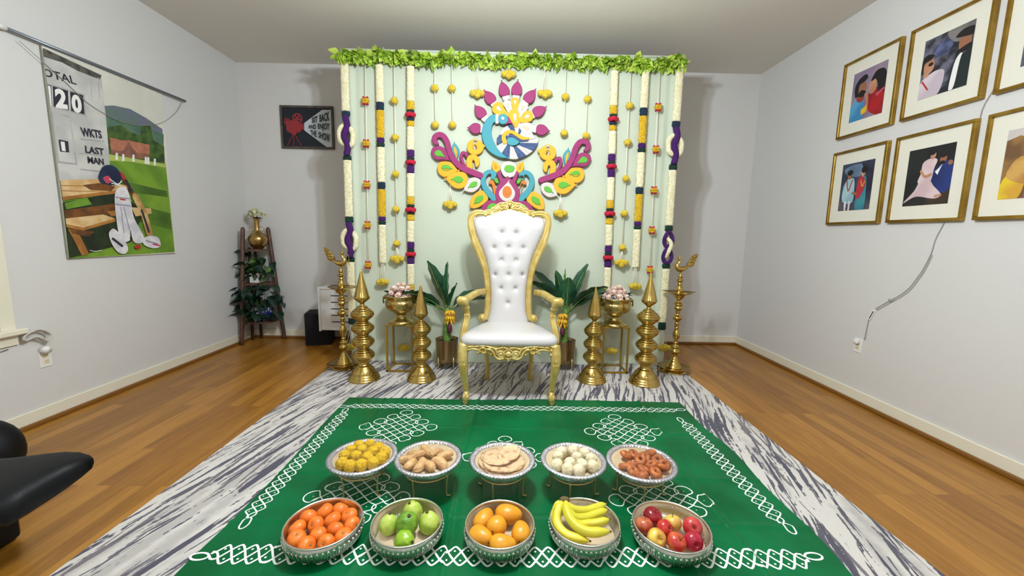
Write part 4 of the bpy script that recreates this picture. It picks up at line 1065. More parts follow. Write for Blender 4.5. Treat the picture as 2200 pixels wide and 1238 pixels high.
def bouquet(label, x, y, z, seed):
    rd = random.Random(seed); t = thing('rose_bouquet', label, 'flowers', (x, y, z), 'blush rose bouquets in the urns')
    k = 0
    spots = []
    for lay, (n, rad, h, r) in enumerate(((8, .088, .035, .030), (7, .062, .075, .031), (4, .028, .100, .030), (8, .106, .010, .023))):
        for i in range(n):
            a = 2*PI*i/n+lay*.5+rd.uniform(-.15, .15); spots.append((Vector((math.cos(a)*rad, math.sin(a)*rad, h+rd.uniform(-.006, .006))), r*rd.uniform(.85, 1.1)))
    for p, r in spots:
        mb = MB(); rose(mb, r, 0, seed*100+k); k += 1
        o = mb.build('rose', rd.choice((R1, R1, R3)), t); o.location = p
        d = Vector((p.x, p.y, .05+p.z*.8)).normalized(); o.rotation_euler = d.to_track_quat('Z', 'Y').to_euler(); o.scale = (1.12,)*3
    mb = MB()
    for i in range(34):
        a = rd.uniform(0, 2*PI); rad = rd.uniform(.05, .10); mb.add(leaf_geo(.05, .015, .3, .2, 4), 0, True, orient((math.cos(a)*rad, math.sin(a)*rad, rd.uniform(-.01, .05)), (math.cos(a), math.sin(a), rd.uniform(.0, .9)), rd.uniform(-1, 1)))
    mb.add(ell((0, 0, .0), (.10, .10, .07), 16, 8))
    mb.build('leaves', RG, t); t.scale = (1.1,)*3
UZ = RT+SH_+.001
urn('hammered brass urn on the left gold stand', -.995, 3.70, UZ); urn('hammered brass urn on the right gold stand', 1.03, 3.745, UZ)
bouquet('bunch of blush pink roses in the urn on the left stand', -.995, 3.70, UZ+.247, 4)
bouquet('bunch of blush pink roses in the urn on the right stand', 1.03, 3.745, UZ+.247, 9)

# ---------------------------------------------------------------- banana plants in metal planters
PLG = mat('brushed_bronze_planter', (176, 150, 110), .3, .95, c2=(140, 116, 80), vs=3, stretch=(8, 8, .3))
BL = mat('banana_leaf', (22, 62, 40), .4, c2=(36, 84, 52), vs=9, coat=.1); BLL = mat('young_leaf', (96, 150, 48), .45); BST = mat('banana_trunk', (112, 148, 62), .5, c2=(82, 116, 48), vs=14, stretch=(1, 1, 4))
BYE = mat('plastic_banana', (236, 190, 40), .45, c2=(200, 130, 30), vs=30); BMA = mat('banana_blossom', (70, 26, 40), .45, c2=(104, 40, 56), vs=16); SOIL = mat('dark_soil', (26, 24, 20), .95, bump=1, bs=60)
def planter(label, x, y):
    t = thing('planter', label, 'planter', (x, y, RT), 'bronze planters behind the throne')
    mb = MB(); mb.add(lathe([(.098, .062), (.100, .062), (.104, .11), (.110, .285), (.112, .288), (.108, .288), (.106, .27), (.104, .26)], 40, cap=True), 0); mb.build('pot', PLG, t)
    mb = MB(); mb.add(lathe([(.0, .258), (.09, .262), (.1055, .26)], 30), 0); mb.build('soil', SOIL, t)
    for k in range(4):
        a = PI/4+k*PI/2; mb = MB(); mb.add(tube([(math.cos(a)*.100, math.sin(a)*.100, .12), (math.cos(a)*.104, math.sin(a)*.104, 0)], .006, 8)); mb.build('leg', GOLDW, t)
    return t
def bigleaf(p0, d, L_, W_, droop, roll=0., seed=0):
    """banana leaf: stalk then a broad blade arching over"""
    d = Vector(d).normalized(); P = []; p = Vector(p0); dd = d.copy(); n = 14
    for i in range(n+1):
        P.append(p.copy()); p = p+dd*(L_/n); dd = (dd+Vector((0, 0, -droop/n*(.4+1.4*i/n)))).normalized()
    v = []; f = []
    for i in range(n+1):
        t = i/n; b = max(0, (t-.22)/.78); wv = W_*1.25*math.sin(PI*min(1, b**.7*.98))**.75 if b > 0 else .004
        tg = (P[min(i+1, n)]-P[max(i-1, 0)]).normalized(); side = tg.cross(Vector((0, 0, 1)))
        if side.length < .15: side = tg.cross(Vector((0, 1, 0)))
        side.normalize(); side = Matrix.Rotation(roll, 3, tg) @ side; up = side.cross(tg)
        wave = .006*math.sin(i*2.1+seed)*(b > 0)
        v += [P[i]-side*wv+up*(wv*.35+wave), P[i]-side*wv*.5+up*wv*.12, P[i], P[i]+side*wv*.5+up*wv*.12, P[i]+side*wv+up*(wv*.35-wave)]
    for i in range(n):
        for j in range(4): a = 5*i+j; f.append((a, a+1, a+6, a+5))
    return (v, f), P
def banana_plant(label, x, y, leaves, bunch, tz):
    t = thing('banana_plant', label, 'plant', (x, y, RT+.262), 'artificial banana plants beside the throne')
    mb = MB(); P = spl([(0, 0, 0), (-.002, 0, .12), (.004, 0, .24), (.006, -.004, tz)], 5); mb.add(tube(P, [.040-.018*i/(len(P)-1) for i in range(len(P))], 12)); mb.build('trunk', BST, t)
    top = Vector((.006, -.004, tz))
    for i, (d, L_, W_, dr, ro, m) in enumerate(leaves):
        g, P = bigleaf(top-Vector((0, 0, .05)), d, L_*1.06, W_, dr, ro, i); mb = MB(); mb.add(g, 0)
        mb.add(tube(P, [.007*(1-.8*k/len(P)) for k in range(len(P))], 6), 1)
        mb.build('leaf', [m, BST], t)
    b = bpy.data.objects.new('banana_bunch', None); C.objects.link(b); b.parent = t; b.location = bunch
    rd = random.Random(int(x*100))
    for tier, (z, n) in enumerate(((.045, 5), (.0, 6), (-.04, 4))):
        for k in range(n):
            a = -PI/2+(-1.3+2.6*k/(n-1)); ca, sa = math.cos(a), math.sin(a); L_ = .052
            P = spl([(ca*.012, sa*.012, z+.012), (ca*.030, sa*.030, z-.002), (ca*.042, sa*.042, z+L_*.05-.018), (ca*.046, sa*.046, z-.040)], 3)
            mb = MB(); mb.add(tube(P, [.005, .008, .0105, .0115, .0115, .011, .010, .008, .006, .003][:len(P)], 8)); mb.build('banana', BYE, b)
    mb = MB(); mb.add(ell((0, -.022, -.115), (.024, .024, .048), 14, 12, None, .1)); mb.add(tube([(0, -.012, .06), (0, -.020, -.08)], .006, 8)); mb.build('blossom', BMA, t).location = bunch
    return t
planter('round bronze planter on thin legs at the left of the throne', -.578, 3.77); planter('round bronze planter on thin legs at the right of the throne', .560, 3.79)
banana_plant('artificial banana plant left of the throne with three dark leaves reaching over an urn', -.578, 3.77,
    [((-.75, -.35, .75), .46, .052, .9, .5, BL), ((-.9, -.2, .55), .52, .05, 1.0, -.3, BL), ((-.35, .0, 1), .50, .075, .25, .9, BL), ((.02, -.1, 1), .47, .045, .03, 1.2, BL), ((.65, -.1, .8), .38, .07, 1.3, .3, BL), ((.85, .0, .62), .46, .07, 1.1, -.2, BL), ((.3, -.15, 1), .30, .05, .3, .2, BL), ((-.2, -.3, 1), .34, .05, .4, -.5, BL)], (.035, -.038, .255), .33)
banana_plant('artificial banana plant right of the throne with a pale young leaf on top', .560, 3.79,
    [((-.75, -.2, 1), .50, .07, .9, .4, BL), ((-.6, .1, 1), .54, .06, .7, -.4, BL), ((.75, -.2, .95), .46, .075, .9, -.3, BL), ((.8, .1, .62), .47, .06, .45, .3, BL), ((.35, .1, 1), .50, .055, .45, .4, BL), ((-.05, -.05, 1), .42, .04, .05, 1.3, BLL), ((.0, -.25, 1), .36, .075, .3, 0, BL), ((-.25, -.1, 1), .42, .05, .2, .6, BL)], (-.030, -.040, .235), .33)
# ---------------------------------------------------------------- food offerings
CLZ = .0135
ORD = ['first', 'second', 'third', 'fourth', 'fifth', 'sixth', 'seventh']
def rowlabels(pts, tol):
    """names each item of a heap by its row (far to near) and its place in the row"""
    idx = sorted(range(len(pts)), key=lambda i: -pts[i][1]); rows = []
    for i in idx:
        if rows and abs(pts[rows[-1][0]][1]-pts[i][1]) < tol: rows[-1].append(i)
        else: rows.append([i])
    out = [None]*len(pts); n = len(rows)
    rn = {1: ['only'], 2: ['back', 'front'], 3: ['back', 'middle', 'front'], 4: ['back', 'second', 'third', 'front'], 5: ['back', 'second', 'middle', 'fourth', 'front'], 6: ['back', 'second', 'third', 'fourth', 'fifth', 'front'], 7: ['back', 'second', 'third', 'fourth', 'fifth', 'sixth', 'front']}[min(n, 7)]
    for r, row in enumerate(rows):
        row.sort(key=lambda i: pts[i][0])
        for k, i in enumerate(row): out[i] = ((ORD[k]+' from left in the ') if len(row) > 1 else 'alone in the ')+rn[min(r, 6)]+' row'
    return out
def relax(P, rad, c, R_, it=60):
    P = [Vector(p).to_2d() for p in P]
    rr = rad if hasattr(rad, '__len__') else [rad]*len(P)
    for _ in range(it):
        for i in range(len(P)):
            for j in range(i):
                d = P[i]-P[j]; m = (rr[i]+rr[j])*.97
                if d.length < m and d.length > 1e-6: s = d.normalized()*(m-d.length)/2; P[i] += s; P[j] -= s
        for i in range(len(P)):
            d = P[i]-Vector(c)
            if d.length > R_-rr[i]: P[i] = Vector(c)+d.normalized()*(R_-rr[i])
    return P
def q3(x, y): return 680+x/3.893, 920+y/3.893
def q4(x, y): return 1130+x/3.893, 920+y/3.893
def q5(x, y): return 600+x/5.5, 1060+y/5.5
PAPER = mat('kraft_liner', (206, 184, 150), .8, bump=.1, bs=60); CREAMP = mat('cream_liner', (216, 194, 156), .85, bump=.1, bs=80)
# fruit bowls
def fruit_bowl(label, cx, cy, R_):
    t = thing('silver_bowl', label, 'bowl', (cx, cy, CLZ), 'silver fruit bowls on the green cloth')
    k = R_/.146; n = 144
    rib = lambda a, z: 1+.016*math.sin(PI*min(1, max(0, z/.080)))*(abs(math.cos(24*a))-.5)
    mb = MB(); mb.add(lathe([(.0, .0), (.105*k, .0), (.112*k, .004), (.118*k, .010), (.132*k, .025), (.142*k, .042), (.147*k, .058), (.1475*k, .070), (.146*k, .080), (.144*k, .084)], n, (0, 0, 0), rib, False)); 
    mb.add(lathe([(.144*k, .084), (.1475*k, .088), (.148*k, .092), (.144*k, .094), (.140*k, .090), (.141*k, .078), (.141*k, .062), (.134*k, .038), (.118*k, .020), (.0, .016)], n, (0, 0, 0), lambda a, z: 1+.006*(abs(math.cos(36*a))-.5) if z > .08 else 1+.010*(abs(math.cos(24*a))-.5), False)); mb.build('bowl_wall', SILV, t)
    # openwork loops standing proud of the wall
    mb = MB()
    for i in range(48):
        a = 2*PI*i/48; pts = []
        for q in range(13):
            b = 2*PI*q/12; zz = .042+.026*math.cos(b); aa = a+.042*math.sin(b)*(1 if q < 99 else 1); rr = (.118+(.1475-.118)*math.sin(PI/2*min(1, max(0, (zz-.010)/.05))))*k+.0025
            pts.append((math.cos(aa)*rr, math.sin(aa)*rr, zz))
        mb.add(tube(pts[:-1], .0021, 5, False, True))
    tag(mb.build('loop_relief', SILVD, t), kind='stuff')
    mb = MB(); mb.add(lathe([(0, .026), (.127*k, .028), (.128*k, .030), (0, .030)], 48, cap=False), 0); mb.build('liner', PAPER, t)
    return t
FB = [(-.747, 1.525, .152), (-.404, 1.535, .146), (-.016, 1.53, .144), (.343, 1.55, .146), (.703, 1.528, .155)]
for (x, y, r), l in zip(FB, ('silver relief bowl full of orange tangerines', 'silver relief bowl holding green guavas', 'silver relief bowl holding yellow mangoes', 'silver relief bowl holding the hand of bananas', 'silver relief bowl holding red and yellow apples')): fruit_bowl(l, x, y, r)
def place(proto, pts, zs, label, group, rots=None, scales=None, tol=.03):
    lb = rowlabels(pts, tol)
    for i, p in enumerate(pts):
        o = proto if i == 0 else dup(proto)
        o.location = (p[0], p[1], zs[i] if hasattr(zs, '__len__') else zs)
        if rots: o.rotation_euler = rots[i]
        if scales: o.scale = (scales[i],)*3
        o['label'] = label+', '+lb[i]; o['group'] = group
LZ = CLZ+.030
# tangerines
OR = mat('tangerine_skin', (230, 126, 40), .36, bump=.15, bs=220, c2=(224, 108, 26), vs=20, ss=.05)
t = thing('tangerine', 'x', 'tangerine'); mb = MB()
v, f = ell((0, 0, 0), .034, 28, 18)
v = [Vector((p.x*1.04, p.y*1.04, p.z*.88-.006*math.exp(-((p.x**2+p.y**2)/.00012))*(1 if p.z > 0 else -1))) for p in v]
mb.add((v, f)); mb.build('skin', OR, t)
mb = MB(); mb.add(lathe([(0, .0), (.004, 0), (.0035, .0018), (0, .002)], 8, (0, 0, .0238))); mb.build('stem_scar', mat('dry_green_stem', (104, 110, 52), .8), t)
pp = [atZ(*q5(*p), LZ+.032) for p in ((725, 195), (535, 225), (345, 285), (835, 290), (635, 310), (435, 370), (215, 412), (880, 380), (690, 430), (460, 480), (205, 545), (765, 510), (565, 590), (335, 612))]
pp = relax(pp, .0335, FB[0][:2], .140*1.04); rd = random.Random(3)
place(t, pp, [LZ+.030+.004*rd.random() for _ in pp], 'orange tangerine', 'tangerines in the silver bowl', [(rd.uniform(-1.1, 1.1), rd.uniform(-1.1, 1.1), rd.uniform(0, 6)) for _ in pp], [rd.uniform(.95, 1.04) for _ in pp])
# guavas
GU = mat('guava_skin', (188, 204, 92), .35, bump=.12, bs=60, c2=(160, 186, 66), vs=25); LI = mat('lime_skin', (96, 144, 36), .32, bump=.35, bs=150, c2=(124, 164, 50), vs=16); DRYB = mat('dry_brown', (70, 56, 30), .85)
def guava(m, lump, stem_d):
    t = thing('guava', 'x', 'guava'); mb = MB(); v, f = ell((0, 0, 0), .041, 28, 20, None, lump)
    v = [Vector((p.x*(1+.10*p.z/.041*-1), p.y*(1+.10*p.z/.041*-1), p.z*1.06)) for p in v]; mb.add((v, f)); mb.build('skin', m, t)
    mb = MB(); mb.add(lathe([(.006, .040), (.0075, .044), (.004, .046), (.003, .043), (0, .043)], 8)); mb.add(tube([(0, 0, .040), (.002, 0, .050)], .0015, 5)); mb.build('calyx', DRYB, t); return t
GP = [((1290, 362), .95, GU, .05, (-.3, .1, 0)), ((1575, 212), 1.0, _M['guava_skin'], .08, (-.2, -.25, 1)), ((1770, 350), 1.05, GU, .05, (-.15, .15, 2)), ((1510, 395), 1.12, LI, .10, (.3, .3, 0)), ((1480, 545), .93, mat('green_guava_skin', (140, 180, 44), .3, bump=.1, bs=60), .12, (.9, 1.2, .5))]
GL = ['pale green round guava nearest the tangerine bowl', 'smooth green guava at the far rim of its bowl', 'large pale green guava nearest the mango bowl', 'dark green bumpy fruit in the middle of the guavas', 'bright green guava nearest the cloth border, lying on its side']
gz = [.040, .043, .044, .058, .038]
gp = relax([atZ(*q5(*p[0]), LZ+.043) for p in GP], .038, FB[1][:2], .138)
for (px_, s, m, lu, ro), l, z, p in zip(GP, GL, gz, gp):
    t = guava(m, lu, 0); t['label'] = l; t['group'] = 'guavas in the silver bowl'; t.location = (p.x, p.y, LZ+z); t.rotation_euler = ro; t.scale = (s,)*3
# mangoes
MG = mat('mango_skin', (224, 156, 34), .36, bump=.06, bs=40, c2=(212, 140, 26), vs=12, ss=.05)
t = thing('mango', 'x', 'mango'); mb = MB(); v, f = ell((0, 0, 0), (.056, .041, .038), 30, 20)
v = [Vector((p.x, p.y*(1-.18*p.x/.056)+.006*(p.x/.056)**2, p.z*(1-.12*p.x/.056))) for p in v]; mb.add((v, f)); mb.build('skin', MG, t)
mb = MB(); mb.add(lathe([(0, 0), (.004, 0), (.003, .003), (0, .003)], 8), 0, True, Matrix.Translation((-.056, .006, 0)) @ Matrix.Rotation(-PI/2, 4, 'Y')); mb.build('stem_scar', DRYB, t)
MP = [((1405, 752), 1.05, .03), ((1605, 722), -.15, .035), ((1512, 835), 1.3, .048), ((1352, 905), -.65, .03), ((1712, 862), 1.5, .032), ((1560, 965), .1, .028)]
ML = ['yellow mango at the far left rim, tilted toward the guava bowl', 'large orange yellow mango at the far rim of its bowl', 'small rounded mango in the middle, resting on the others', 'yellow mango at the near left rim pointing to the tangerines', 'upright yellow mango at the rim facing the bananas', 'broad yellow mango lying along the near rim of its bowl']
for i, (p_, ro, z) in enumerate(MP):
    o = t if i == 0 else dup(t); p = atZ(*q3(*p_), LZ+.045); c = Vector(FB[2][:2]); d = p.to_2d()-c
    if d.length > .094: d = d.normalized()*.094
    o.location = (c.x+d.x, c.y+d.y, LZ+z+.008); o.rotation_euler = (.1*i-.2, .15*(i % 3-1), ro); o.scale = ((1, .95, 1), (1.08,)*3, (.85, 1, 1), (1, 1, 1), (.95, .95, 1), (1, .95, 1))[i]; o['label'] = ML[i]; o['group'] = 'mangoes in the silver bowl'
# apples
def apple_mat(name, c, c2, lo, hi): return mat(name, c, .28, c2=c2, vs=16, vlo=lo, vhi=hi, coat=.15)
AP = [((1060, 742), 1.06, ((128, 14, 28), (168, 26, 40)), (.2, .3, 0), 'dark crimson apple at the far rim of its bowl'), ((990, 815), .98, ((196, 112, 70), (168, 66, 44)), (-.25, .1, 0), 'pale orange-blushed apple at the far rim nearest the bananas'), ((1230, 792), .95, ((220, 196, 84), (206, 150, 70)), (-.3, -.1, 0), 'yellow apple with a stem beside the crimson one'), ((1160, 850), .93, ((186, 36, 30), (200, 80, 50)), (.7, .8, 0), 'small bright red apple in the middle of the bowl'), ((1392, 832), 1.05, ((190, 46, 48), (204, 90, 80)), (1.0, -.3, 0), 'dull pinkish red apple at the rim facing the photo-frame wall'), ((1090, 925), 1.02, ((226, 196, 80), (190, 60, 44)), (.9, .3, 0), 'yellow apple with a red cheek at the near left rim'), ((1265, 960), 1.03, ((184, 44, 36), (206, 112, 60)), (.6, -.2, 1), 'red streaked apple with its stem facing the camera'), ((1392, 950), 1.0, ((160, 22, 44), (184, 34, 52)), (1.3, .2, 0), 'glossy cherry red apple at the near right rim')]
ap_ = relax([atZ(*q4(*p[0]), LZ+.04) for p in AP], [.0365*p[1] for p in AP], FB[4][:2], .147)
for i, ((px_, s, cc, ro, l), p) in enumerate(zip(AP, ap_)):
    t = thing('apple', l, 'apple', (p.x, p.y, LZ+.036*s+.004+(.008 if i == 3 else 0)), 'apples in the silver bowl'); mb = MB(); v, f = ell((0, 0, 0), .038, 30, 22); vv = []
    for q in v:
        r = math.hypot(q.x, q.y); top = q.z/.038; vv.append(Vector((q.x*(1+.06*top), q.y*(1+.06*top), q.z*.9-.011*math.exp(-(r/.010)**2)*(1 if top > 0 else -.7))))
    mb.add((vv, f)); mb.build('skin', apple_mat('apple_skin_%s' % 'abcdefgh'[i], cc[0], cc[1], .42, .62), t)
    mb = MB(); mb.add(tube([(0, 0, .022), (.002, 0, .032), (.006, .001, .042)], .0014, 5)); mb.build('stem', DRYB, t); t.rotation_euler = ro; t.scale = (s,)*3
# bananas
BA = mat('banana_skin', (226, 206, 60), .42, bump=.04, bs=30, c2=(204, 196, 52), vs=7); BAT = mat('banana_tip', (96, 78, 40), .7)
t = thing('banana_bunch', 'hand of ripe yellow bananas with a brown crown lying in a silver bowl', 'bananas', (FB[3][0]-.09, FB[3][1]+.10, LZ+.06)); xf = Matrix.Translation(-t.location)
def banana(pts, r):
    P = spl([atZ(*q4(*p[:2]), p[2]) for p in pts], 6); n = len(P); R_ = []
    for i in range(n):
        q = i/(n-1); R_.append(r*(.35+.65*min(1, q*5))*(1-.75*max(0, (q-.86)/.14)**1.5))
    mb = MB(); rings = []; g = tube(P, R_, 6); mb2 = tube(P, R_, 18)
    # five-sided cross-section, softly rounded
    v = []; N_ = 18; mid = P
    for i in range(n):
        for j in range(N_):
            a = Vector(mb2[0][i*N_+j]); d = a-P[i]; v.append(P[i]+d*(1+.05*math.cos(5*2*PI*j/N_)))
    mb.add((v, mb2[1]), 0, True, xf); mb.add(tube([P[-1], P[-1]+(P[-1]-P[-2]).normalized()*.008], [R_[-1]*.9, R_[-1]*.6], 8), 1, True, xf)
    mb.build('banana', [BA, BAT], t)
h = .115
banana([(312, 600, .150), (268, 690, .125), (262, 800, .098), (350, 900, .085), (530, 945, .082)], .0195)
banana([(330, 600, .150), (345, 700, .135), (400, 800, .118), (520, 870, .108), (700, 865, .112)], .0195)
banana([(330, 600, .148), (372, 668, .125), (480, 690, .108), (590, 665, .104), (668, 636, .108)], .017)
banana([(330, 605, .146), (385, 730, .115), (480, 750, .098), (600, 715, .098), (680, 685, .10)], .017)
banana([(330, 610, .14), (420, 790, .095), (520, 800, .086), (610, 790, .09), (695, 765, .098)], .017)
banana([(305, 600, .148), (262, 650, .125), (240, 720, .10), (238, 800, .080), (275, 870, .068)], .016)
mb = MB(); mb.add(ell(atZ(*q4(322, 600), .150)-t.location, (.024, .016, .014), 12, 8)); mb.build('crown', BAT, t)

# trays on wire stands
TR = [(-.717, 1.893, .168), (-.384, 1.885, .164), (-.012, 1.876, .162), (.346, 1.880, .163), (.685, 1.868, .170)]
TRN = ['yellow laddus', 'fried crescent dumplings', 'folded flatbreads', 'round white sweets', 'small fried doughnuts']
TZ = .130
WRAP = bpy.data.materials.new('cling_film'); WRAP.use_nodes = True; nt = WRAP.node_tree; nt.nodes.remove(nt.nodes['Principled BSDF'])
a_ = nt.nodes.new('ShaderNodeBsdfTransparent'); b_ = nt.nodes.new('ShaderNodeBsdfGlossy'); b_.inputs['Roughness'].default_value = .12; c_ = nt.nodes.new('ShaderNodeMixShader'); fr = nt.nodes.new('ShaderNodeFresnel'); fr.inputs[0].default_value = 1.35
no = nt.nodes.new('ShaderNodeTexNoise'); no.inputs['Scale'].default_value = 30; no.inputs['Detail'].default_value = 4; bp_ = nt.nodes.new('ShaderNodeBump'); bp_.inputs['Strength'].default_value = .6; bp_.inputs['Distance'].default_value = .01
nt.links.new(no.outputs['Fac'], bp_.inputs['Height']); nt.links.new(bp_.outputs[0], b_.inputs['Normal']); nt.links.new(bp_.outputs[0], fr.inputs['Normal'])
nt.links.new(fr.outputs[0], c_.inputs[0]); nt.links.new(a_.outputs[0], c_.inputs[1]); nt.links.new(b_.outputs[0], c_.inputs[2]); nt.links.new(c_.outputs[0], nt.nodes['Material Output'].inputs[0])
def tray(i):
    cx, cy, R_ = TR[i]; nm = TRN[i]
    st = thing('wire_stand', 'gold wire stand carrying the silver tray of '+nm, 'stand', (cx, cy, CLZ), 'gold wire stands under the trays')
    mb = MB()
    mb.add(tube([(math.cos(a)*.118, math.sin(a)*.118, TZ-CLZ-.006) for a in [2*PI*k/40 for k in range(40)]], .0042, 6, False, True)); mb.build('ring', GOLDW, st)
    for k in range(4):
        a = -PI/2-.62+k*PI/2+.12*i; ca, sa = math.cos(a), math.sin(a)
        mb = MB(); mb.add(tube(spl([(ca*.119, sa*.119, TZ-CLZ-.004), (ca*.112, sa*.112, .05), (ca*.112, sa*.112, .010), (ca*.118, sa*.118, .0035), (ca*.128, sa*.128, .004), (ca*.131, sa*.131, .010)], 4), .0042, 6)); mb.build('leg', GOLDW, st)
    t = thing('silver_tray', 'round silver tray with ruffled rim holding '+nm, 'tray', (cx, cy, TZ), 'silver trays on wire stands')
    n = 240; ruf = lambda a, z: 1+.010*math.cos(60*a)
    mb = MB(); r = R_
    mb.add(lathe([(0, 0), (.108, 0), (.122, .004), (.142, .022), (r-.018, .044)], 96, cap=False)); mb.build('dish', SILV, t)
    mb = MB(); mb.add(lathe([(r-.019, .042), (r-.008, .044), (r, .048), (r+.001, .053), (r-.004, .058), (r-.014, .058), (r-.024, .053), (r-.028, .040), (r-.032, .032)], n, (0, 0, 0), lambda a, z: 1+.014*math.cos(60*a)*(z > .045), False)); mb.build('ruffled_rim', FOIL, t)
    mb = MB(); mb.add(lathe([(0, .030), (r-.036, .031), (r-.024, .048), (r-.025, .049), (r-.038, .034), (0, .034)], 60, cap=False)); mb.build('liner', CREAMP, t)
    w_ = MB(); v = [(0, 0, .086)]; f = []; N_ = 60; rr_ = [.2, .45, .7, .88, .97, 1.02, 1.03]; zz_ = [.085, .081, .072, .060, .0585, .054, .040]
    for a_i, (q, z) in enumerate(zip(rr_, zz_)):
        for k in range(N_):
            a = 2*PI*k/N_; nz_ = mnoise.noise(Vector((math.cos(a)*q*4, math.sin(a)*q*4, i*5.)))
            v.append((math.cos(a)*q*(r+.002), math.sin(a)*q*(r+.002), z+.004*nz_*(a_i < 4)+(.006*mnoise.noise(Vector((k*.7, a_i, i))) if a_i > 4 else 0)))
    for k in range(N_): f.append((0, 1+k, 1+(k+1) % N_))
    for a_i in range(len(rr_)-1):
        for k in range(N_): f.append((1+a_i*N_+k, 1+(a_i+1)*N_+k, 1+(a_i+1)*N_+(k+1) % N_, 1+a_i*N_+(k+1) % N_))
    w_.add((v, f)); o = w_.build('cling_wrap', WRAP, None, (cx, cy, TZ)); tag(o, 'clear cling film stretched over the tray of '+nm, 'plastic wrap', 'cling film covers on the trays')
for i in range(5): tray(i)
SZ = TZ+.034
# laddus
LA = mat('laddu_crumb', (222, 184, 36), .75, bump=1., bs=140, c2=(204, 158, 24), vs=60)
def crumb(name, cat, m, r, jit, seed):
    t = thing(name, 'x', cat); mb = MB(); v, f = ell((0, 0, 0), r, 30, 20)
    v = [p*(1+jit*mnoise.noise(p*160)+.04*mnoise.noise(p*60)) for p in v]; mb.add((v, f)); mb.build('crumb_ball', m, t); return t
pp = [atZ(*q3(*p), SZ+.03) for p in ((355, 148), (445, 140), (515, 165), (290, 188), (380, 192), (470, 205), (565, 205), (240, 232), (332, 245), (430, 260), (528, 252), (228, 298), (290, 315), (370, 305), (455, 288))]
pp = relax(pp, .0262, TR[0][:2], .135)
place(crumb('laddu', 'sweet', LA, .0305, .10, 1), pp, [SZ+.027+(.006 if i in (8, 9, 4, 5) else 0) for i in range(len(pp))], 'yellow laddu', 'laddus on the silver tray', [(0, 0, i*1.3) for i in range(len(pp))], None, .028)
# crescent dumplings
KA = mat('fried_pastry', (206, 166, 112), .55, bump=.4, bs=70, c2=(180, 130, 74), vs=22, vlo=.45, vhi=.7)
t = thing('fried_dumpling', 'x', 'dumpling'); mb = MB(); v = []; f = []; nu, nv = 22, 16
for i in range(nu+1):
    u_ = i/nu; a = PI*(u_-.5)*.95; th = .025*math.sin(PI*min(1, max(0, u_)))**.6+.0008
    cx_, cy_ = .040*math.sin(a), .016*math.cos(a)-.010
    for j in range(nv):
        b = 2*PI*j/nv; v.append((cx_*1.15, cy_+math.cos(b)*th*.95, math.sin(b)*th*.85))
for i in range(nu):
    for j in range(nv): f.append((i*nv+j, i*nv+(j+1) % nv, (i+1)*nv+(j+1) % nv, (i+1)*nv+j))
mb.add((v, f)); mb.build('pastry', KA, t)
mb = MB()
for k in range(16):
    a = PI*(k/15-.5)*.95; mb.add(ell((.040*math.sin(a)*1.18, .016*math.cos(a)+.010*math.cos(a), .0), (.0045, .0045, .0045), 8, 5))
mb.build('crimped_edge', KA, t)
kp = [((830, 222), .15), ((925, 200), 1.2), ((1000, 212), 2.0), ((1068, 245), 2.7), ((1030, 300), 3.5), ((930, 325), 4.6), ((855, 312), 5.1), ((782, 318), 5.6), ((745, 262), .1)]
P = relax([atZ(*q3(*p[0]), SZ+.02) for p in kp], .024, TR[1][:2], .128)
place(t, P, [SZ+.022+.004*(i % 2) for i in range(9)], 'golden fried crescent dumpling', 'dumplings on the silver tray', [(.3*math.sin(i*2), .2*math.cos(i*3), math.atan2(P[i].y-TR[1][1], P[i].x-TR[1][0])+(.5 if i % 2 else .1)) for i in range(9)], [1.05, 1, .95, 1, 1.05, 1, 1, .95, .9], .03)
# flatbreads
CH = mat('griddled_flatbread', (218, 186, 144), .7, bump=.3, bs=40, c2=(176, 128, 80), vs=34, vlo=.52, vhi=.68)
c = TR[2]
for k, (dx, dy, z, r, tl, l) in enumerate(((0, 0, .006, .118, (.02, .02), 'lowest round flatbread filling the bottom of its tray'), (-.006, .002, .014, .112, (-.03, .03), 'wide flatbread second from the bottom of the pile'), (.004, -.008, .022, .106, (.05, -.03), 'flatbread in the middle of the pile, its edge lifting'), (-.02, .014, .030, .090, (.06, .06), 'smaller flatbread near the top of the pile'), (.034, .020, .042, .068, (-.10, .12), 'folded browned flatbread on top of the pile'))):
    v = []; f = []; N_ = 48; M_ = 10
    for j in range(M_+1):
        for i in range(N_):
            a = 2*PI*i/N_; q = j/M_; rr = r*q*(1+.03*math.sin(3*a+k)); wv = .004*mnoise.noise(Vector((math.cos(a)*q*3, math.sin(a)*q*3, k*4.)))*q*2
            v.append((rr*math.cos(a), rr*math.sin(a)*(.74 if k == 4 else 1), wv))
    for j in range(M_):
        for i in range(N_): f.append((j*N_+i, (j+1)*N_+i, (j+1)*N_+(i+1) % N_, j*N_+(i+1) % N_))
    n = len(v); v2 = [(a, b, z_-.0035) for a, b, z_ in v]; f2 = [tuple(i+n for i in q[::-1]) for q in f]
    f3 = [((M_*N_)+i, n+(M_*N_)+i, n+(M_*N_)+(i+1) % N_, (M_*N_)+(i+1) % N_) for i in range(N_)]
    mb = MB(); mb.add((v+v2, f+f2+f3)); o = mb.build('flatbread', CH, None, (c[0]+dx, c[1]+dy, SZ+z)); o.rotation_euler = (tl[0], tl[1], k); tag(o, l, 'flatbread', 'flatbreads on the silver tray')
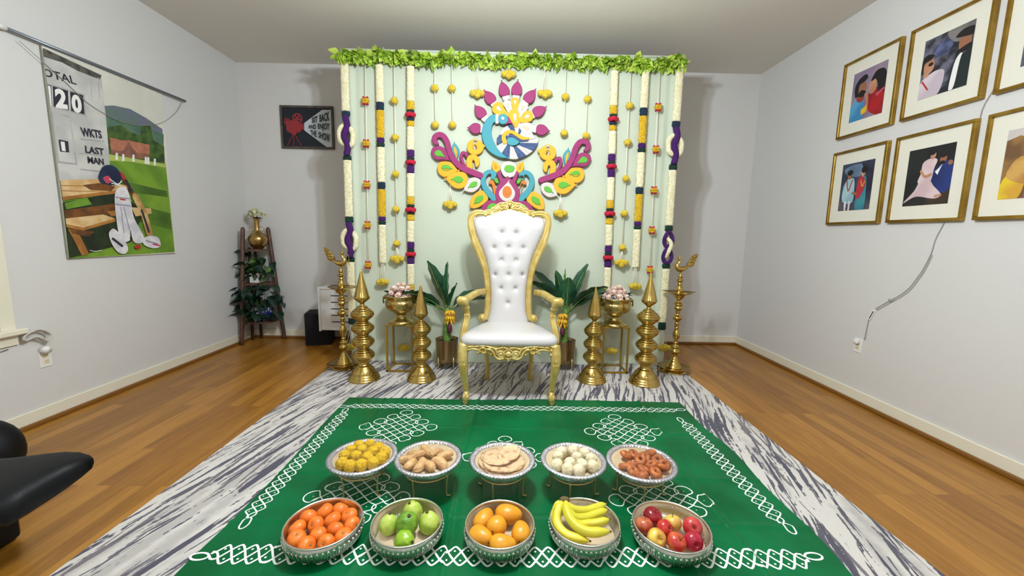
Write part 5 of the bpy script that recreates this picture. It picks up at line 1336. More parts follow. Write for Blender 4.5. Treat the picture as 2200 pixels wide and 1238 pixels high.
# white sweets
WS = mat('coconut_sweet', (226, 214, 180), .75, bump=.6, bs=90, c2=(210, 194, 152), vs=40)
t = crumb('white_laddu', 'sweet', WS, .0300, .03, 2)
mb = MB(); mb.add(ell((.004, -.006, .0268), (.003, .002, .0015), 8, 5)); mb.build('nut_piece', DRYB, t)
pp = relax([atZ(*q4(*p), SZ+.03) for p in ((300, 200), (392, 190), (488, 212), (268, 238), (425, 248), (545, 258), (252, 308), (365, 305), (465, 318), (565, 322), (350, 372), (455, 385))], .0270, TR[3][:2], .136)
place(t, pp, [SZ+.028]*12, 'round cream white sweet', 'white sweets on the silver tray', [(.25*math.sin(i*2.3), .25*math.cos(i*1.7), i*1.1) for i in range(12)], None, .028)
# fried doughnuts
VA = mat('fried_dough', (196, 116, 54), .5, bump=.5, bs=90, c2=(168, 88, 40), vs=40)
t = thing('fried_doughnut', 'x', 'doughnut'); mb = MB(); v = []; f = []
for i in range(28):
    a = 2*PI*i/28
    for j in range(14):
        b = 2*PI*j/14; rr = .0165+.0115*math.cos(b); p = Vector((rr*math.cos(a), rr*math.sin(a), .0115*math.sin(b))); p *= 1+.10*mnoise.noise(p*70); v.append(tuple(p))
for i in range(28):
    for j in range(14): f.append((i*14+j, ((i+1) % 28)*14+j, ((i+1) % 28)*14+(j+1) % 14, i*14+(j+1) % 14))
mb.add((v, f)); mb.build('dough_ring', VA, t)
pp = relax([atZ(*q4(*p), SZ+.02) for p in ((835, 238), (905, 214), (985, 245), (1035, 222), (1105, 262), (905, 292), (958, 270), (828, 310), (1045, 298), (1135, 335), (988, 342), (905, 352), (1085, 385), (1150, 300), (960, 380))], .0245, TR[4][:2], .136)
place(t, pp, [SZ+.016+.012*(i % 3 == 0) for i in range(15)], 'brown fried doughnut', 'doughnuts on the silver tray', [(.5*math.sin(i*2.3), .5*math.cos(i*1.7), i*1.1) for i in range(15)], [1.12]*15, .028)
# ---------------------------------------------------------------- film poster on the back wall
def unit(name, **k): return mat(name, k.pop('c'), .6, **k)
INK = mat('ink_navy', (10, 22, 34), .5); INKR = mat('ink_red', (150, 38, 44), .5); INKW = mat('ink_pale', (196, 202, 204), .5); INKB = mat('ink_black', (34, 32, 36), .6)
FRW = mat('weathered_wood_frame', (92, 80, 68), .6, c2=(70, 62, 56), vs=20)
def cP(x, y): p = atY(580+x/9.52, 210+y/9.52, YB-.025); return p.x, p.z
t = thing('film_poster', 'framed dark film projector poster reading SIT BACK AND ENJOY THE SHOW', 'poster', (-2.325, YB, 2.475))
PO = Vector(t.location); fp = lambda a, b: Vector((a, YB-.016, b))-PO
x0, x1, z0, z1 = -2.625, -2.022, 2.242, 2.715
mb = MB()
for g in (box(x0, x1, YB-.028, YB-.001, z1-.024, z1, .003), box(x0, x1, YB-.028, YB-.001, z0, z0+.024, .003), box(x0, x0+.024, YB-.028, YB-.001, z0+.024, z1-.024, .003), box(x1-.024, x1, YB-.028, YB-.001, z0+.024, z1-.024, .003)): mb.add(g, 0, False, Matrix.Translation(-PO))
mb.build('frame', FRW, t)
F = Flat(fp, (0, -1, 0)); r = [(x0+.02, z0+.02), (x1-.02, z0+.02), (x1-.02, z1-.02), (x0+.02, z1-.02)]
F.poly(r, INK)
P = lambda *l: [cP(*q) for q in l]
F.poly(P((692, 515), (1060, 243), (1240, 246), (1262, 1030), (1180, 1028), (692, 660)), INKW)
for (c, rr) in (((552, 420), 98), ((345, 478), 62)):
    q = cP(*c); s = rr/9.52*.00565; F.oval(q[0], q[1], s, s, INKR)
    for k in range(5):
        a = k*2*PI/5+.3; F.oval(q[0]+s*.55*math.cos(a), q[1]+s*.55*math.sin(a), s*.22, s*.22, INK)
F.poly(P((315, 500), (340, 470), (560, 455), (600, 500), (640, 530), (690, 530), (692, 650), (640, 650), (630, 690), (560, 720), (400, 715), (335, 670), (325, 560)), INKR)
F.poly(P((430, 715), (550, 715), (520, 760), (460, 760)), INKR)
for a, b in (((470, 755), (362, 975)), ((490, 755), (488, 985)), ((510, 755), (645, 985))): F.line(P(a, b), .008, INKR)
for s_, q in (('SIT', [(855, 518), (968, 503), (972, 370), (850, 410)]), ('BACK', [(1012, 497), (1216, 468), (1212, 280), (1008, 348)]), ('AND', [(785, 632), (938, 645), (935, 545), (783, 552)]), ('ENJOY', [(978, 662), (1216, 700), (1220, 515), (976, 530)]), ('THE', [(833, 762), (952, 808), (950, 680), (820, 660)]), ('SHOW', [(992, 815), (1228, 930), (1226, 742), (990, 695)])):
    F.text(s_, [cP(*p) for p in q], INK, .03)
F.build('print', t)
mb = MB(); mb.add(box(x0+.01, x1-.01, YB-.015, YB-.002, z0+.01, z1-.01), 0, False, Matrix.Translation(-PO)); mb.build('backing', INK, t)

# ---------------------------------------------------------------- cricket canvas on the left wall
CXW = XL+.018
def cC(x, y): p = atX(x/2.293, 40+y/2.293, CXW); return p.y, p.z
t = thing('canvas_hanging', 'unframed painted canvas of cricket gear by a scoreboard, hanging from a grey rod', 'painting', (XL, 3.28, 1.8)); CO = Vector(t.location)
fc = lambda a, b: Vector((CXW, min(max(a, 2.829), 3.741), min(max(b, 1.079), 2.477)))-CO
def K(n, c, c2=None, vs=12): return mat(n, c, .65, c2=c2, vs=vs)
SKY = K('paint_sky', (212, 210, 196), (226, 222, 208), 3); HILL = K('paint_hill', (110, 112, 130), (96, 116, 108), 9); HIL2 = K('paint_green_hill', (92, 124, 96), (74, 104, 90), 9); TREE = K('paint_tree', (44, 72, 34), (78, 104, 44), 16); ROOF = K('paint_roof', (190, 122, 94), (166, 104, 80), 20); BRK = K('paint_brick', (122, 82, 66), (150, 100, 80), 24); GRASS = K('paint_grass', (122, 158, 44), (98, 138, 38), 5); GRD = K('paint_grass_deep', (64, 96, 26), (84, 118, 34), 7); BOARDW = K('paint_board', (206, 204, 198), (186, 184, 180), 6); BDW2 = K('paint_board_shade', (168, 166, 164), (188, 186, 180), 8); CHAR = K('paint_charcoal', (44, 42, 54)); GREYP = K('paint_eave', (96, 94, 86), (60, 58, 54), 20); WOOD = K('paint_bench_light', (222, 190, 138), (204, 162, 104), 10); WOODD = K('paint_bench_dark', (124, 74, 30), (84, 50, 20), 12); WOODM = K('paint_bench_mid', (178, 122, 54), (150, 96, 40), 12); DARK = K('paint_shadow', (24, 34, 18), (40, 54, 24), 10); HEL = K('paint_helmet', (20, 32, 62), (34, 50, 84), 8); PAD = K('paint_pad', (226, 222, 222), (202, 198, 204), 14); PADS = K('paint_pad_shade', (150, 146, 160)); BAT = K('paint_bat', (214, 180, 116), (170, 130, 76), 12); REDP = K('paint_red', (178, 46, 38)); PINK = K('paint_pink', (190, 70, 90)); PAVW = K('paint_white', (236, 234, 228))
cv = [(cC(186, 150)), cC(784, 352), cC(856, 1142), cC(338, 1186)]
ya, yb, zt_, zb_ = 2.828, 3.742, 2.478, 1.078
mb = MB(); mb.add(box(XL+.003, CXW-.0006, ya, yb, zb_, zt_, .002), 0, False, Matrix.Translation(-CO)); mb.build('canvas', mat('canvas_edge', (150, 148, 130), .8), t)
F = Flat(fc, (1, 0, 0), .00025)
def PC(*l, m, sm=False): F.poly([cC(*q) for q in l], m, sm)
F.poly([(ya, zb_), (yb, zb_), (yb, zt_), (ya, zt_)], SKY)
def clampp(q): a, b = cC(*q); return (min(max(a, ya), yb), min(max(b, zb_), zt_))
def PK(*l, m, sm=False): F.poly([clampp(q) for q in l], m, sm)
PK((500, 430), (560, 428), (640, 445), (720, 490), (800, 545), (806, 640), (500, 640), m=HILL); PK((510, 480), (600, 500), (700, 530), (806, 570), (806, 650), (505, 650), m=HIL2)
PK((510, 540), (560, 530), (600, 525), (640, 560), (690, 575), (695, 530), (740, 525), (755, 600), (808, 630), (812, 720), (515, 690), m=TREE)
PK((540, 585), (600, 600), (632, 600), (735, 622), (735, 668), (545, 645), m=ROOF); PK((545, 645), (735, 668), (735, 695), (548, 668), m=BRK); PK((598, 668), (632, 602), (680, 665), (678, 690), (605, 685), m=BRK); PK((592, 640), (632, 596), (684, 660), (674, 664), (632, 610), (602, 644), m=ROOF)
PK((525, 665), (815, 715), (860, 1150), (338, 1190), (300, 830), m=GRASS); PK((530, 668), (815, 718), (816, 735), (640, 705), (532, 700), m=K('paint_pitch', (176, 190, 96)))
PK((560, 790), (820, 850), (825, 880), (600, 850), m=GRD); PK((620, 900), (835, 960), (845, 1040), (640, 990), m=GRD)
for x, y in ((573, 680), (605, 686), (655, 688), (716, 700), (728, 702), (760, 708)): PK((x-5, y-18), (x+5, y-18), (x+6, y+16), (x-6, y+16), m=PAVW)
PK((186, 160), (495, 280), (520, 500), (540, 740), (560, 800), (290, 800), (240, 500), m=BOARDW)
PK((190, 150), (210, 145), (498, 280), (488, 300), (380, 258), (300, 215), (192, 180), m=GREYP)
for x in (440, 478): PK((x, 290), (x+5, 292), (x+10, 400), (x+6, 400), m=BDW2)
F.text('OTAL', [cC(204, 280), cC(375, 328), cC(362, 285), cC(200, 240)], CHAR, .02)
PC((205, 308), (412, 372), (420, 482), (228, 432), m=BDW2); PC((210, 318), (405, 378), (412, 472), (228, 425), m=CHAR)
for a, b in ((248, 254), (330, 340)): PK((a, 320+(a-210)*.31), (b, 320+(a-210)*.31), (b+6, 445+(a-230)*.27), (a+6, 445+(a-230)*.27), m=BOARDW)
F.text('1', [cC(234, 428), cC(250, 432), cC(244, 334), cC(228, 328)], PAVW, .03); F.text('2', [cC(270, 438), cC(330, 448), cC(318, 352), cC(262, 340)], PAVW, .05); F.text('0', [cC(350, 460), cC(402, 470), cC(392, 380), cC(344, 368)], PAVW, .05)
PC((248, 458), (342, 480), (376, 720), (282, 710), m=BDW2); PC((256, 466), (336, 488), (366, 712), (286, 702), m=BOARDW); PC((262, 475), (280, 500), (290, 575), (276, 575), m=BDW2); PC((282, 595), (330, 605), (335, 660), (290, 655), m=CHAR); PC((292, 605), (312, 608), (318, 655), (298, 650), m=PAVW)
F.text('WKTS', [cC(398, 580), cC(498, 592), cC(492, 552), cC(388, 534)], CHAR, .03); F.text('LAST', [cC(416, 662), cC(508, 676), cC(504, 640), cC(412, 625)], CHAR, .03); F.text('MAN', [cC(428, 712), cC(508, 722), cC(503, 690), cC(424, 678)], CHAR, .03)
for yy in (540, 610, 690): PK((392, yy+50), (508, yy+62), (508, yy+66), (392, yy+54), m=BDW2)
# bench
PK((300, 905), (560, 860), (640, 900), (700, 960), (640, 1100), (330, 1180), m=DARK)
PK((303, 945), (560, 912), (580, 960), (310, 1000), m=WOODD); PK((310, 910), (420, 880), (445, 915), (320, 940), m=GRASS)
PK((285, 795), (480, 790), (645, 830), (560, 858), (293, 890), m=WOOD); PK((293, 878), (560, 846), (648, 830), (560, 862), (294, 894), m=WOODM)
for a in (820, 845): PK((288, a), (560, a+8), (560, a+11), (289, a+4), m=WOODM)
PK((400, 820), (500, 808), (560, 830), (540, 850), (440, 845), m=WOODD)
PK((310, 985), (500, 965), (560, 985), (400, 1035), (315, 1015), m=WOOD); PK((315, 1012), (400, 1030), (560, 985), (560, 1000), (400, 1045), (318, 1028), m=WOODM); PK((640, 930), (735, 935), (740, 960), (660, 975), m=WOOD); PK((520, 950), (640, 935), (650, 960), (540, 975), m=WOODM)
PK((325, 1035), (370, 1040), (430, 1160), (395, 1168), m=WOODM); PK((330, 1035), (455, 1050), (430, 1075), (345, 1060), m=WOODD)
# helmet, bat, pads, shoes, ball
F.line([cC(590, 765), cC(640, 850), cC(690, 930)], .030, REDP); F.line([cC(612, 800), cC(640, 850)], .028, CHAR); F.line([cC(660, 880), cC(700, 960), cC(728, 1060)], .062, BAT); F.line([cC(690, 945), cC(725, 1050)], .02, CHAR)
PC((478, 770), (500, 728), (540, 722), (575, 748), (588, 790), (560, 820), (505, 815), (480, 800), m=HEL, sm=True); PC((498, 785), (525, 775), (540, 800), (518, 812), m=PINK, sm=True)
F.line([cC(530, 790), cC(570, 815), (cC(590, 800))], .007, PAVW); F.line([cC(540, 810), cC(585, 825)], .007, PAVW)
PC((560, 850), (590, 828), (615, 838), (635, 900), (650, 980), (700, 1075), (690, 1105), (650, 1100), (632, 1040), (630, 1080), (600, 1090), (575, 1060), (556, 920), m=PAD, sm=True)
for a in (880, 915): F.line([cC(560, a), cC(632, a+8)], .010, PADS)
F.line([cC(600, 930), cC(628, 1040)], .008, PADS); F.line([cC(585, 930), cC(600, 1060)], .006, PADS); F.line([cC(583, 890), cC(605, 893)], .012, REDP)
PC((525, 1060), (545, 1035), (570, 1050), (590, 1070), (620, 1130), (605, 1158), (570, 1150), (540, 1110), m=PAD, sm=True); PC((570, 1060), (610, 1065), (630, 1090), (600, 1100), m=PAD, sm=True); F.line([cC(545, 1085), cC(590, 1120)], .02, CHAR)
PC((695, 1085), (730, 1070), (770, 1080), (780, 1120), (745, 1132), (700, 1115), m=PAD, sm=True); F.line([cC(710, 1095), cC(765, 1110)], .014, PADS); F.line([cC(745, 1112), cC(775, 1118)], .014, PINK)
q = cC(668, 1125); F.oval(q[0], q[1], .028, .018, REDP)
F.line([cC(430, 1142), cC(455, 1146), cC(488, 1142)], .004, PAVW)
F.build('painted_scene', t)
RODM = mat('grey_rod', (128, 134, 142), .35, .6)
mb = MB(); p0 = Vector((XL+.03, 2.60, 2.487)); p1 = Vector((XL+.03, 3.99, 2.495)); mb.add(tube([p0, p1], .011, 12), 0, True, Matrix.Translation(-CO)); mb.build('rod', RODM, t)
mb = MB(); mb.add(tube([p0-Vector((0, .03, 0)), p0+Vector((0, .03, 0))], .016, 12), 0, True, Matrix.Translation(-CO)); mb.build('rod_end', WHITE, t)
CRD = mat('thin_cord', (150, 150, 142), .7)
tt = thing('hanging_cord', 'thin slack cord drooping across the cricket canvas from its rod', 'cord', (XL+.03, 3.3, 2.3))
mb = MB(); mb.add(tube(spl([atX(95/2.293, 40+110/2.293, XL+.03), atX(330/2.293, 40+320/2.293, XL+.03), atX(410/2.293, 40+398/2.293, XL+.03), atX(500/2.293, 40+460/2.293, XL+.03), atX(600/2.293, 40+508/2.293, XL+.03), atX(700/2.293, 40+527/2.293, XL+.03), atX(800/2.293, 40+512/2.293, XL+.03), atX(870/2.293, 40+460/2.293, XL+.03), atX(898/2.293, 40+410/2.293, XL+.03)], 5), .0022, 5), 0, True, Matrix.Translation(-tt.location)); mb.build('cord', CRD, tt)

# ---------------------------------------------------------------- picture frames on the right wall
FGO = mat('brushed_gold_frame', (176, 142, 62), .35, .8, c2=(150, 116, 44), vs=8); MATB = mat('mat_board', (228, 224, 208), .7)
SKN = K('photo_skin', (196, 142, 110), (176, 120, 92), 8); SKD = K('photo_skin_tan', (152, 100, 72)); HAIR = K('photo_hair', (24, 20, 22)); 
def frame(label, yc, zc, paint, group='gold framed couple photographs'):
    t = thing('picture_frame', label, 'picture', (XR, yc, zc), group); W_, H_ = .505, .612; O = Vector((XR, yc, zc)); xf = Matrix.Translation(-O)
    mb = MB(); a, b = yc-W_/2, yc+W_/2; c, d = zc-H_/2, zc+H_/2; w_ = .020; X0, X1 = XR-.032, XR-.001
    for g in (box(X0, X1, a, b, d-w_, d, .002), box(X0, X1, a, b, c, c+w_, .002), box(X0, X1, a, a+w_, c+w_, d-w_, .002), box(X0, X1, b-w_, b, c+w_, d-w_, .002)): mb.add(g, 0, False, xf)
    mb.build('frame', FGO, t)
    mb = MB(); mb.add(box(XR-.016, XR-.003, a+.01, b-.01, c+.01, d-.01), 0, False, xf); mb.build('mat_board', MATB, t)
    pw_, ph_ = .30, .385
    F = Flat(lambda u, v: Vector((XR-.0165, yc+pw_/2-u*pw_, zc-ph_/2+v*ph_))-O, (-1, 0, 0), .0003)
    def clip(poly):
        # clip to the unit square so nothing spills over the mat
        P = [tuple(p) for p in poly]
        for ax, lim, sg in ((0, 0, 1), (0, 1, -1), (1, 0, 1), (1, 1, -1)):
            out = []
            for i in range(len(P)):
                p, q = P[i-1], P[i]; ip = (p[ax]-lim)*sg >= 0; iq = (q[ax]-lim)*sg >= 0
                if ip != iq: s = (lim-p[ax])/(q[ax]-p[ax]); r_ = [p[0]+(q[0]-p[0])*s, p[1]+(q[1]-p[1])*s]; out.append(tuple(r_))
                if iq: out.append(q)
            P = out
            if not P: break
        return P
    op, oo = F.poly, F.oval
    def poly(pts, m, sm=False, n=5):
        p = [tuple(q) for q in (spl(V2(pts), n, True) if sm else V2(pts))]; p = clip(p)
        if len(p) > 2: op(p, m)
    F.poly = poly
    paint(F); F.build('photograph', t)
def ph1(F):
    F.poly([(0, 0), (1, 0), (1, 1), (0, 1)], K('photo_lilac', (150, 130, 146), (124, 110, 140), 5))
    F.poly([(.0, .0), (.42, .0), (.36, .45), (.2, .48), (0, .3)], K('photo_sky_blue', (84, 156, 196), (60, 130, 176), 6), True)
    F.poly([(.18, .42), (.30, .36), (.40, .42), (.38, .52), (.2, .52)], K('photo_rust', (150, 52, 36)), True)
    F.oval(.30, .62, .15, .17, SKD); F.poly([(.12, .5), (.08, .70), (.18, .84), (.38, .90), (.46, .82), (.36, .76), (.22, .72), (.2, .52)], HAIR, True); F.poly([(.2, .5), (.36, .46), (.44, .54), (.34, .6), (.24, .58)], HAIR, True)
    F.poly([(.52, .40), (.62, .1), (1.05, .0), (1.05, .5), (.85, .56), (.6, .5)], K('photo_red', (170, 24, 30), (140, 16, 30), 8), True)
    F.oval(.64, .60, .12, .15, SKN); F.poly([(.60, .78), (.72, .88), (.92, .86), (1.02, .7), (1.02, .44), (.82, .44), (.78, .6), (.70, .72), (.58, .70)], HAIR, True); F.poly([(.74, .42), (.98, .5), (1.0, .46), (.8, .36)], PINK)
    F.poly([(.42, .12), (.5, .28), (.42, .5), (.52, .48), (.56, .3), (.54, .10)], SKN, True); F.poly([(.36, .2), (.54, .26), (.54, .14), (.38, .08)], K('photo_marigold', (216, 176, 36)))
def ph2(F):
    F.poly([(0, 0), (1, 0), (1, 1), (0, 1)], K('photo_night', (30, 32, 40), (104, 104, 120), 14)); F.poly([(.5, 1), (1, 1), (1, .78), (.7, .76), (.55, .85)], K('photo_grey', (128, 122, 118), (96, 92, 92), 9), True)
    F.oval(.42, .76, .2, .12, K('photo_blue_grey', (52, 58, 90), (96, 104, 140), 20)); 
    F.poly([(.0, .0), (.42, .0), (.52, .34), (.36, .42), (.1, .36), (0, .25)], K('photo_pale_pink', (214, 198, 204), (196, 180, 190), 6), True); F.oval(.16, .54, .12, .13, SKN); F.poly([(.0, .44), (.0, .66), (.1, .74), (.24, .70), (.2, .64), (.06, .60), (.05, .46)], HAIR, True); F.oval(.2, .56, .055, .03, HAIR); F.poly([(.06, .36), (.16, .36), (.2, .44), (.08, .46)], SKN); F.line([(.06, .3), (.2, .14)], .03, REDP)
    F.poly([(.62, .0), (.7, .5), (.8, .58), (1, .62), (1, 0)], K('photo_dark_suit', (24, 36, 38)), True); F.poly([(.66, .02), (.76, .05), (.82, .5), (.94, .62), (.78, .54), (.70, .4)], PAVW, True); F.oval(.86, .70, .12, .16, SKD); F.poly([(.66, .84), (.8, .92), (1, .90), (1, .78), (.8, .8)], HAIR, True); F.poly([(.72, .56), (.92, .56), (.98, .66), (.78, .62)], HAIR, True)
def ph3(F):
    F.poly([(0, 0), (1, 0), (1, 1), (0, 1)], K('photo_dusk', (58, 72, 92), (40, 52, 66), 8)); F.poly([(.1, .9), (.6, .95), (.6, .7), (.2, .75)], K('photo_haze', (110, 132, 160), (70, 90, 110), 7), True); F.poly([(0, 0), (1, 0), (1, .18), (0, .22)], K('photo_ground', (92, 86, 96), (70, 66, 76), 10)); F.poly([(.62, 1), (1, 1), (1, .2), (.86, .3), (.8, .7)], K('photo_dark_tree', (34, 36, 50), (52, 56, 76), 10), True)
    F.poly([(.12, .2), (.46, .18), (.44, .62), (.34, .68), (.2, .66), (.1, .5)], K('photo_mint', (168, 200, 204), (140, 178, 190), 8), True); F.poly([(.18, .2), (.26, .2), (.26, .0), (.2, 0)], PAD); F.poly([(.32, .2), (.4, .2), (.38, .0), (.33, 0)], PAD); F.oval(.28, .74, .07, .08, SKD); F.oval(.28, .80, .09, .06, HAIR); F.line([(.2, .64), (.28, .42), (.38, .64)], .03, REDP)
    F.poly([(.56, .0), (.84, .0), (.82, .6), (.72, .68), (.6, .62)], K('photo_teal_dress', (60, 140, 150), (50, 110, 130), 8), True); F.poly([(.54, .3), (.66, .24), (.8, .5), (.72, .68), (.58, .64)], K('photo_rose_red', (178, 44, 60)), True); F.oval(.7, .76, .06, .08, SKN); F.oval(.72, .82, .08, .07, HAIR); F.line([(.44, .36), (.56, .34)], .05, SKD); F.line([(.66, .6), (.72, .48), (.78, .58)], .025, K('photo_marigold', (216, 176, 36)))
def ph4(F):
    F.poly([(0, 0), (1, 0), (1, 1), (0, 1)], K('photo_black_green', (20, 24, 26), (34, 36, 34), 5)); F.poly([(.5, .0), (1, .0), (1, .3), (.7, .28)], K('photo_brown', (70, 52, 38), (48, 38, 30), 8), True)
    F.poly([(.6, .22), (.98, .24), (.98, .66), (.86, .72), (.68, .64), (.56, .5)], K('photo_royal_blue', (34, 52, 120), (26, 40, 92), 7), True); F.poly([(.64, .56), (.72, .62), (.78, .68), (.70, .5)], PAVW); F.oval(.78, .76, .07, .08, SKD); F.oval(.76, .83, .09, .05, HAIR); F.oval(.77, .70, .06, .03, HAIR); F.oval(.94, .68, .05, .04, SKD)
    F.poly([(.30, .4), (.56, .38), (.62, .62), (.66, .76), (.52, .80), (.36, .74), (.34, .56)], K('photo_blush_dress', (220, 196, 196), (204, 176, 180), 8), True); F.poly([(.02, .06), (.3, .16), (.7, .10), (.84, .16), (.66, .32), (.56, .42), (.36, .44), (.24, .26)], K('photo_blush_dress', (220, 196, 196)), True); F.oval(.56, .86, .06, .08, SKN); F.oval(.53, .91, .09, .06, HAIR); F.line([(.34, .6), (.44, .5), (.56, .52)], .05, SKN); F.line([(.72, .14), (.84, .15)], .04, SKN)
def ph5(F):
    F.poly([(0, 0), (1, 0), (1, 1), (0, 1)], K('photo_ochre_wall', (150, 110, 60), (110, 78, 48), 8)); F.poly([(0, 1), (1, 1), (1, .8), (.4, .82), (.2, .9), (0, .85)], K('photo_pale_sky', (200, 190, 186))); F.poly([(0, 0), (.3, 0), (.36, .3), (.12, .36), (0, .2)], K('photo_yellow_silk', (226, 196, 40), (210, 160, 50), 8), True); F.poly([(.1, .3), (.5, .2), (.6, .5), (.3, .6), (.14, .5)], K('photo_gold_stone', (206, 160, 84), (180, 130, 60), 8), True); F.oval(.55, .62, .18, .2, HAIR); F.oval(.62, .52, .1, .12, SKD); F.poly([(.4, 0), (1, 0), (1, .4), (.6, .36)], BRK, True)
def ph6(F):
    F.poly([(0, 0), (1, 0), (1, 1), (0, 1)], K('photo_slate', (86, 90, 100), (52, 56, 66), 8)); F.poly([(.1, 0), (.5, 0), (.5, .5), (.3, .6), (.1, .5)], K('photo_mint', (168, 200, 204)), True); F.oval(.3, .68, .1, .12, SKD); F.oval(.3, .76, .12, .08, HAIR); F.poly([(.5, 0), (.9, 0), (.85, .5), (.6, .5)], K('photo_rose_red', (178, 44, 60)), True); F.oval(.7, .62, .1, .12, SKN); F.oval(.72, .7, .12, .1, HAIR)
YA, YBc, YC = 3.325, 2.757, 2.193; ZU, ZL = 2.470, 1.746
frame('gold frame, man in blue facing a woman in red, upper frame nearest the room corner', YA, ZU, ph1); frame('gold frame with a woman in sunglasses and a bearded man in a dark suit', YBc, ZU, ph2); frame('gold frame, couple walking outdoors in mint and red, lower frame nearest the corner', YA, ZL, ph3); frame('gold frame with a woman in a pale gown seated beside a man in blue', YBc, ZL, ph4); frame('gold frame at the photo edge with a yellow silk and stone picture', YC, ZL, ph5); frame('gold frame at the top corner of the photo, mostly cut off', YC, ZU, ph6)
# cable, box, outlet and sensor
t = thing('cable', 'thin twin cable running down from behind the photo frames to the outlet', 'cable', (XR-.008, 2.9, 1.0)); xf = Matrix.Translation(-t.location)
cu = [(2172, 90), (2140, 180), (2110, 235), (2095, 300), (2050, 420), (2028, 478), (2010, 513), (2000, 545), (1985, 575), (1972, 595), (1952, 620), (1930, 636), (1908, 648), (1880, 664)]
mb = MB(); mb.add(tube(spl([atX(u, v, XR-.007) for u, v in cu], 4), .0022, 5), 0, True, xf); mb.add(tube(spl([atX(u+3, v+3, XR-.007) for u, v in cu[7:]], 4), .002, 5), 0, True, xf); mb.add(tube(spl([atX(1866, 686, XR-.008), atX(1862, 705, XR-.008), atX(1857, 730, XR-.012)], 4), .003, 6), 0, True, xf); mb.build('cord', mat('grey_cord', (168, 164, 158), .6), t)
mb = MB(); p = atX(1913, 645, XR-.01); mb.add(ell(p, (.008, .018, .010), 10, 6), 0, True, xf); mb.build('cable_tie', _M['grey_cord'], t)
mb = MB(); a = atX(1877, 667, XR-.012); b = atX(1866, 686, XR-.012); d = (b-a); n = Vector((0, d.z, -d.y)).normalized()*.011; mb.add(([a-n, a+n, b+n, b-n, a-n+Vector((.011, 0, 0)), a+n+Vector((.011, 0, 0)), b+n+Vector((.011, 0, 0)), b-n+Vector((.011, 0, 0))], [(0, 1, 2, 3), (7, 6, 5, 4), (0, 4, 5, 1), (1, 5, 6, 2), (2, 6, 7, 3), (3, 7, 4, 0)]), 0, False, xf)
mb.add(([a-n*.2+Vector((-.001, 0, 0))+d*.1, a+n*.5+Vector((-.001, 0, 0))+d*.1, b+n*.5+Vector((-.001, 0, 0))-d*.1, b-n*.2+Vector((-.001, 0, 0))-d*.1], [(0, 1, 2, 3)]), 1, False, xf); mb.build('inline_box', [WHITE, INKB], t)
def outlet(name, label, X, y, z, s):
    t = thing(name, label, 'outlet', (X, y, z)); mb = MB(); mb.add(box(min(0, s*.006), max(0, s*.006), -.036, .036, -.058, .058, .002), 0, False); mb.build('cover_plate', WHITE, t)
    for dz in (.020, -.020):
        mb = MB(); mb.add(box(*sorted((s*.006, s*.009)), -.016, .016, dz-.014, dz+.014, .001), 0, False)
        for dy in (-.006, .006): mb.add(box(*sorted((s*.009, s*.0094)), dy-.001, dy+.001, dz-.003, dz+.006), 1, False)
        mb.build('socket', [mat('ivory_socket', (226, 214, 180), .5), INKB], t)
    return t
p = atX(1844, 742, XR); outlet('wall_outlet', 'white wall outlet under the photo frames with a plug in its top socket', XR, p.y, p.z, -1)
t2 = thing('plug', 'small white plug in the outlet under the photo frames', 'plug', (XR-.0095, p.y-.005, p.z+.03)); mb = MB(); mb.add(box(-.028, 0, -.016, .020, -.014, .022, .004), 0, True); mb.build('plug_body', WHITE, t2)
t = thing('motion_sensor', 'small white motion sensor high on the wall in the corner by the frames', 'sensor', (XR, 4.70, 2.60)); p = atX(1617, 283, XR); t.location = (XR, p.y, p.z); 
mb = MB(); mb.add(box(-.05, 0, -.035, .035, -.055, .06, .012), 0, True); mb.build('housing', WHITE, t); mb = MB(); mb.add(ell((-.048, 0, .01), (.012, .026, .026), 14, 10)); mb.build('lens', mat('sensor_lens', (214, 212, 206), .3), t)
p = atX(97, 770, XL); outlet('wall_outlet', 'white wall outlet beside the window sill with a round plug and coiled cord', XL, p.y, p.z, 1)
t = thing('coiled_cord', 'bundled white cord with a round plug hanging at the outlet by the window', 'cord', (XL+.03, p.y, p.z+.02)); xf = Matrix.Translation(-t.location)
q = atX(97, 750, XL+.03); mb = MB(); mb.add(tube([(XL+.0095, q.y, q.z-.005), (XL+.05, q.y, q.z-.005)], [.020, .024], 16), 0, True, xf); mb.build('plug_body', WHITE, t)
mb = MB(); cc = atX(84, 726, XL+.04)
for k in range(4): mb.add(tube(spl([Vector((XL+.02+.008*k, cc.y+dy*(1+.05*k), cc.z+dz*(1-.05*k))) for dy, dz in ((-.075, .02), (-.05, .05), (0, .048+.006*k), (.045, .03), (.06, -.005), (.04, -.04), (.02, -.015), (-.02, .015), (-.06, .002))], 5, True), .0055, 7, False, True), 0, True, xf)
mb.build('cord_loops', mat('offwhite_cord', (206, 202, 192), .6), t)
t = thing('window_cord', 'short dark cord stub under the window sill', 'cord', (XL+.01, 2.42, .55)); mb = MB(); a = atX(0, 757, XL+.008); b = atX(18, 751, XL+.008); mb.add(tube([a, b], .002, 5), 0, True, Matrix.Translation(-t.location)); mb.build('cord', INKB, t)

